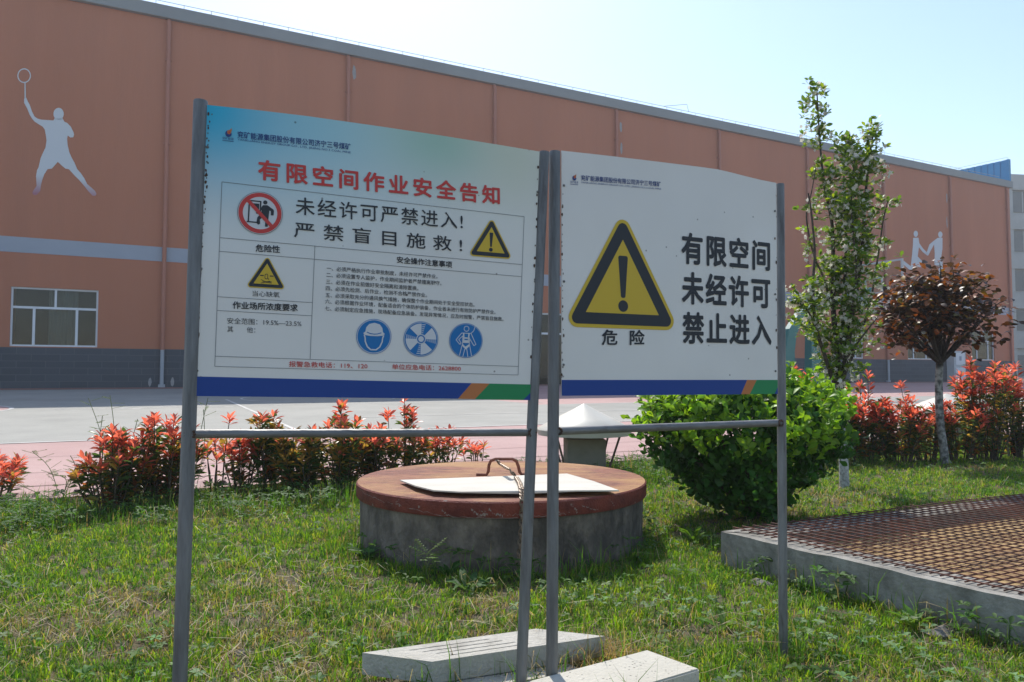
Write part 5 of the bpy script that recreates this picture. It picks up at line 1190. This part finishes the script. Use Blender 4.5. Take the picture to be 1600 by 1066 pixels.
cover_plants(6500, lambda X, Y: (vnoise(X, Y, .30, 61) > .55) & (rng.random(len(X)) < np.where(X > .15, 1., .25)), leaf_tpl(.55, .55, .05, .15, .7), .017, 6, (.025, .075), (.17, .26, .11), 'ground_cover', 'low lobed weed leaves creeping through the lawn')
cover_plants(2600, lambda X, Y: (vnoise(X, Y, .22, 63) > .66), leaf_tpl(.45, .5, .05, .2), .024, 5, (.01, .05), (.075, .15, .025), 'ground_cover', 'small green weed rosettes dotted over the lawn')

def ring_mask(X, Y): 
    r_ = np.hypot(X - WC.x, Y - WC.y); pv = NX.x * X + NX.y * Y
    return ((r_ > .72) & (r_ < .72 + .17 * vnoise(X, Y, .14, 71)) & (rng.random(len(X)) < .8)) | (inside_pit(X, Y, .09) & (vnoise(X, Y, .2, 73) > .45)) | ((pv > 4.55) & (vnoise(X, Y, .25, 74) > .45))
cover_plants(26000, ring_mask, leaf_tpl(.42, .5, .05, .2), .030, 5, (.02, .11), (.065, .14, .03), 'undergrowth', 'dark leafy weeds crowding the foot of well, pit and hedge')

# broad leaved weeds that stand out
def rosette(P, n_, L, label, up=.55, base=(.10, .20, .025)):
    a = np.arange(n_) * 2.4 + rng.random(); el = up + rng.normal(0, .18, n_); D = np.stack([np.cos(a) * np.cos(el), np.sin(a) * np.cos(el), np.sin(el)], 1)
    loc = Vector(P); V = leaves(leaf_tpl(.26, .6, .05, .2), np.tile(np.array(loc) + [0, 0, .005], (n_, 1)), D, L * (.7 + .5 * rng.random(n_)), rng.normal(0, .3, n_))
    o = arrays_mesh('broadleaf_weed', V, LEAF_F, n_, 8, varied(base, n_, .25), M['leaf_matt'], None, loc, local=False); setp(o, label, 'weed')
rosette(ground(1130, 988), 5, .085, 'two broad bright leaves of a weed left of the right post', .6)
rosette(ground(1085, 850), 12, .11, 'leafy weed clump between the well and the pit corner', .8)
rosette(ground(1430, 985), 10, .085, 'long toothed weed leaves at the foot of the pit wall', .75)
rosette(ground(728, 925), 9, .10, 'weed with long leaves in front of the well', .5, (.05, .12, .03))
rosette(ground(700, 905), 8, .09, 'weed rosette at the shaded foot of the well', .8, (.05, .12, .03))
rosette(ground(575, 880), 12, .10, 'weed clump at the left foot of the well', .8, (.05, .11, .03))
def vetch(u, v, tips, label):
    b_ = ground(u, v); e = empty('vetch_plant', b_, label, 'weed', None); st = MB(); P, D, S_ = [], [], []
    for (tu, tv, dy) in tips:
        tip = at(tu, tv, b_.y + dy); mid = b_.lerp(tip, .5) + Vector((rng.normal(0, .05), rng.normal(0, .05), .05)); sp_ = smooth_path([b_, mid, tip], 8); st.tube(sp_, [.0022] * len(sp_), 4)
        for i in range(4, len(sp_) - 1):
            if rng.random() < .35: continue
            d0 = np.array(rand_dirs(1, -.1, .6)[0]); q = np.array(sp_[i])
            for k in range(6):
                c = q + d0 * (.012 + .012 * k); s = np.cross(d0, [0, 0, 1]); s /= np.linalg.norm(s)
                for sg in (1, -1): P.append(c); D.append(s * sg + d0 * .5); S_.append(.015)
            st.tube([Vector(q), Vector(q + d0 * .085)], .0010, 3)
    st.build('stem', M['grass_stem'], e); P, D, S_ = map(np.array, (P, D, S_))
    arrays_mesh('leaflets', leaves(leaf_tpl(.35), P, D, S_, rng.normal(0, .5, len(P))), LEAF_F, len(P), 8, varied((.10, .17, .04), len(P), .3), M['grass'], e, local=False)
M['grass_stem'] = mat('green_stem', (0.10, 0.14, 0.04), (0.16, 0.18, 0.06), 20, 0.8)
vetch(165, 790, [(138, 622, .25), (172, 618, .2), (160, 650, .1), (215, 655, .2), (190, 690, 0)], 'tall wispy vetch climbing through the leftmost shrubs')
vetch(95, 785, [(50, 705, .1), (110, 712, 0), (30, 735, 0), (75, 740, -.1), (140, 720, .1)], 'low straggling vetch between the two leftmost shrubs')
vetch(665, 905, [(756, 862, .1), (690, 850, 0), (650, 868, 0)], 'wiry vetch sprig in the shade of the well')
vetch(300, 790, [(325, 622, .1), (318, 640, .1)], 'single vetch sprig beside the left leaning post')
# dry tuft by the middle posts
tfx = ground(905, 1040); X = tfx.x + rng.normal(0, .10, 900); Y = tfx.y + rng.normal(0, .05, 900)
setp(blades(0, .05, .13, .0011, lambda X, Y, N: varied((.36, .25, .13), N, .3), 'dry_grass', 'stuff', 1.0, XY=(X, Y)), 'dry brown grass tuft between the two slabs', 'grass')
tfx = ground(1590, 905, PZ); X = tfx.x + rng.normal(0, .05, 260); Y = tfx.y + rng.normal(0, .04, 260)

# bag and stake at the right edge
M['bag'] = mat('black_plastic', (0.010, 0.011, 0.014), (0.02, 0.021, 0.025), 8, 0.25, 0.5, 30)
sb = ground(1576, 716); mb = MB(); mb.tube([sb + Vector((0, 0, -.05)), sb + Vector((0, 0, .30))], .008, 8)
setp(mb.build('metal_stake', M['steel'], loc=sb, smooth=True), 'thin pale metal stake at the right edge of the hedge', 'stake')
mb = MB(); c = sb + Vector((.10, .02, .16)); n_u, n_v = 18, 12; o_ = len(mb.v)
vs = []
for j in range(n_v + 1):
    ph = math.pi * j / n_v
    for i in range(n_u):
        th = 2 * math.pi * i / n_u; rr = math.sin(ph) * (1 + .14 * math.sin(3 * th + 2 * ph) + .08 * math.sin(7 * th - 3 * ph)); tap = .75 + .25 * math.cos(ph)
        vs.append(c + Vector((.085 * rr * math.cos(th) * tap + .02 * math.cos(ph), .07 * rr * math.sin(th) * tap, .145 * math.cos(ph))))
mb.add(vs, [[j * n_u + i, j * n_u + (i + 1) % n_u, (j + 1) * n_u + (i + 1) % n_u, (j + 1) * n_u + i] for j in range(n_v) for i in range(n_u)])
setp(mb.build('plastic_bag', M['bag'], loc=(c.x, c.y, .015), smooth=True), 'crumpled black plastic bag against the stake at the right edge', 'bag')

# ------------------------------------------------------------------ thin spring haze
HZ = 0.0017
if HZ > 0:
    m = bpy.data.materials.new('haze_air'); m.use_nodes = True; n = m.node_tree.nodes; n.clear()
    ov = n.new('ShaderNodeOutputMaterial'); pv = n.new('ShaderNodeVolumePrincipled'); pv.inputs['Color'].default_value = (.92, .95, 1, 1); pv.inputs['Density'].default_value = HZ; pv.inputs['Anisotropy'].default_value = .3
    m.node_tree.links.new(pv.outputs[0], ov.inputs['Volume'])
    mb = MB(); mb.box(-170, 170, -170, 200, -1.2, 24); setp(mb.build('haze', m), kind='stuff')

M['stone'] = mat('grey_stone', (0.12, 0.11, 0.095), (0.22, 0.20, 0.175), 20, 0.9, 0.5, 60)
def stone(u, v, r, label, group=None):
    P = ground(u, v); mb = MB(); nu, nv = 12, 7; vs = []; q = rng.random(6) * 6
    for j in range(nv + 1):
        ph = math.pi * j / nv
        for i in range(nu):
            th = 2 * math.pi * i / nu; k = 1 + .18 * math.sin(2 * th + q[0]) + .13 * math.sin(3 * th + 2 * ph + q[1]) + .1 * math.sin(5 * ph + q[2])
            vs.append(P + Vector((r * k * 1.3 * math.sin(ph) * math.cos(th), r * k * math.sin(ph) * math.sin(th), r * .5 * k * math.cos(ph) + r * .08)))
    mb.add(vs, [[j * nu + i, j * nu + (i + 1) % nu, (j + 1) * nu + (i + 1) % nu, (j + 1) * nu + i] for j in range(nv) for i in range(nu)]); setp(mb.build('stone', M['stone'], loc=P, smooth=True), label, 'stone', group)
stone(1188, 914, .035, 'flat grey stone at the left end of the pit wall foot')
stone(1475, 992, .045, 'pale stone lump against the pit wall, farthest right')
stone(1075, 822, .022, 'small pale stone in the grass below the green bush')
stone(378, 1022, .022, 'small brown stone in the grass right of the left post')
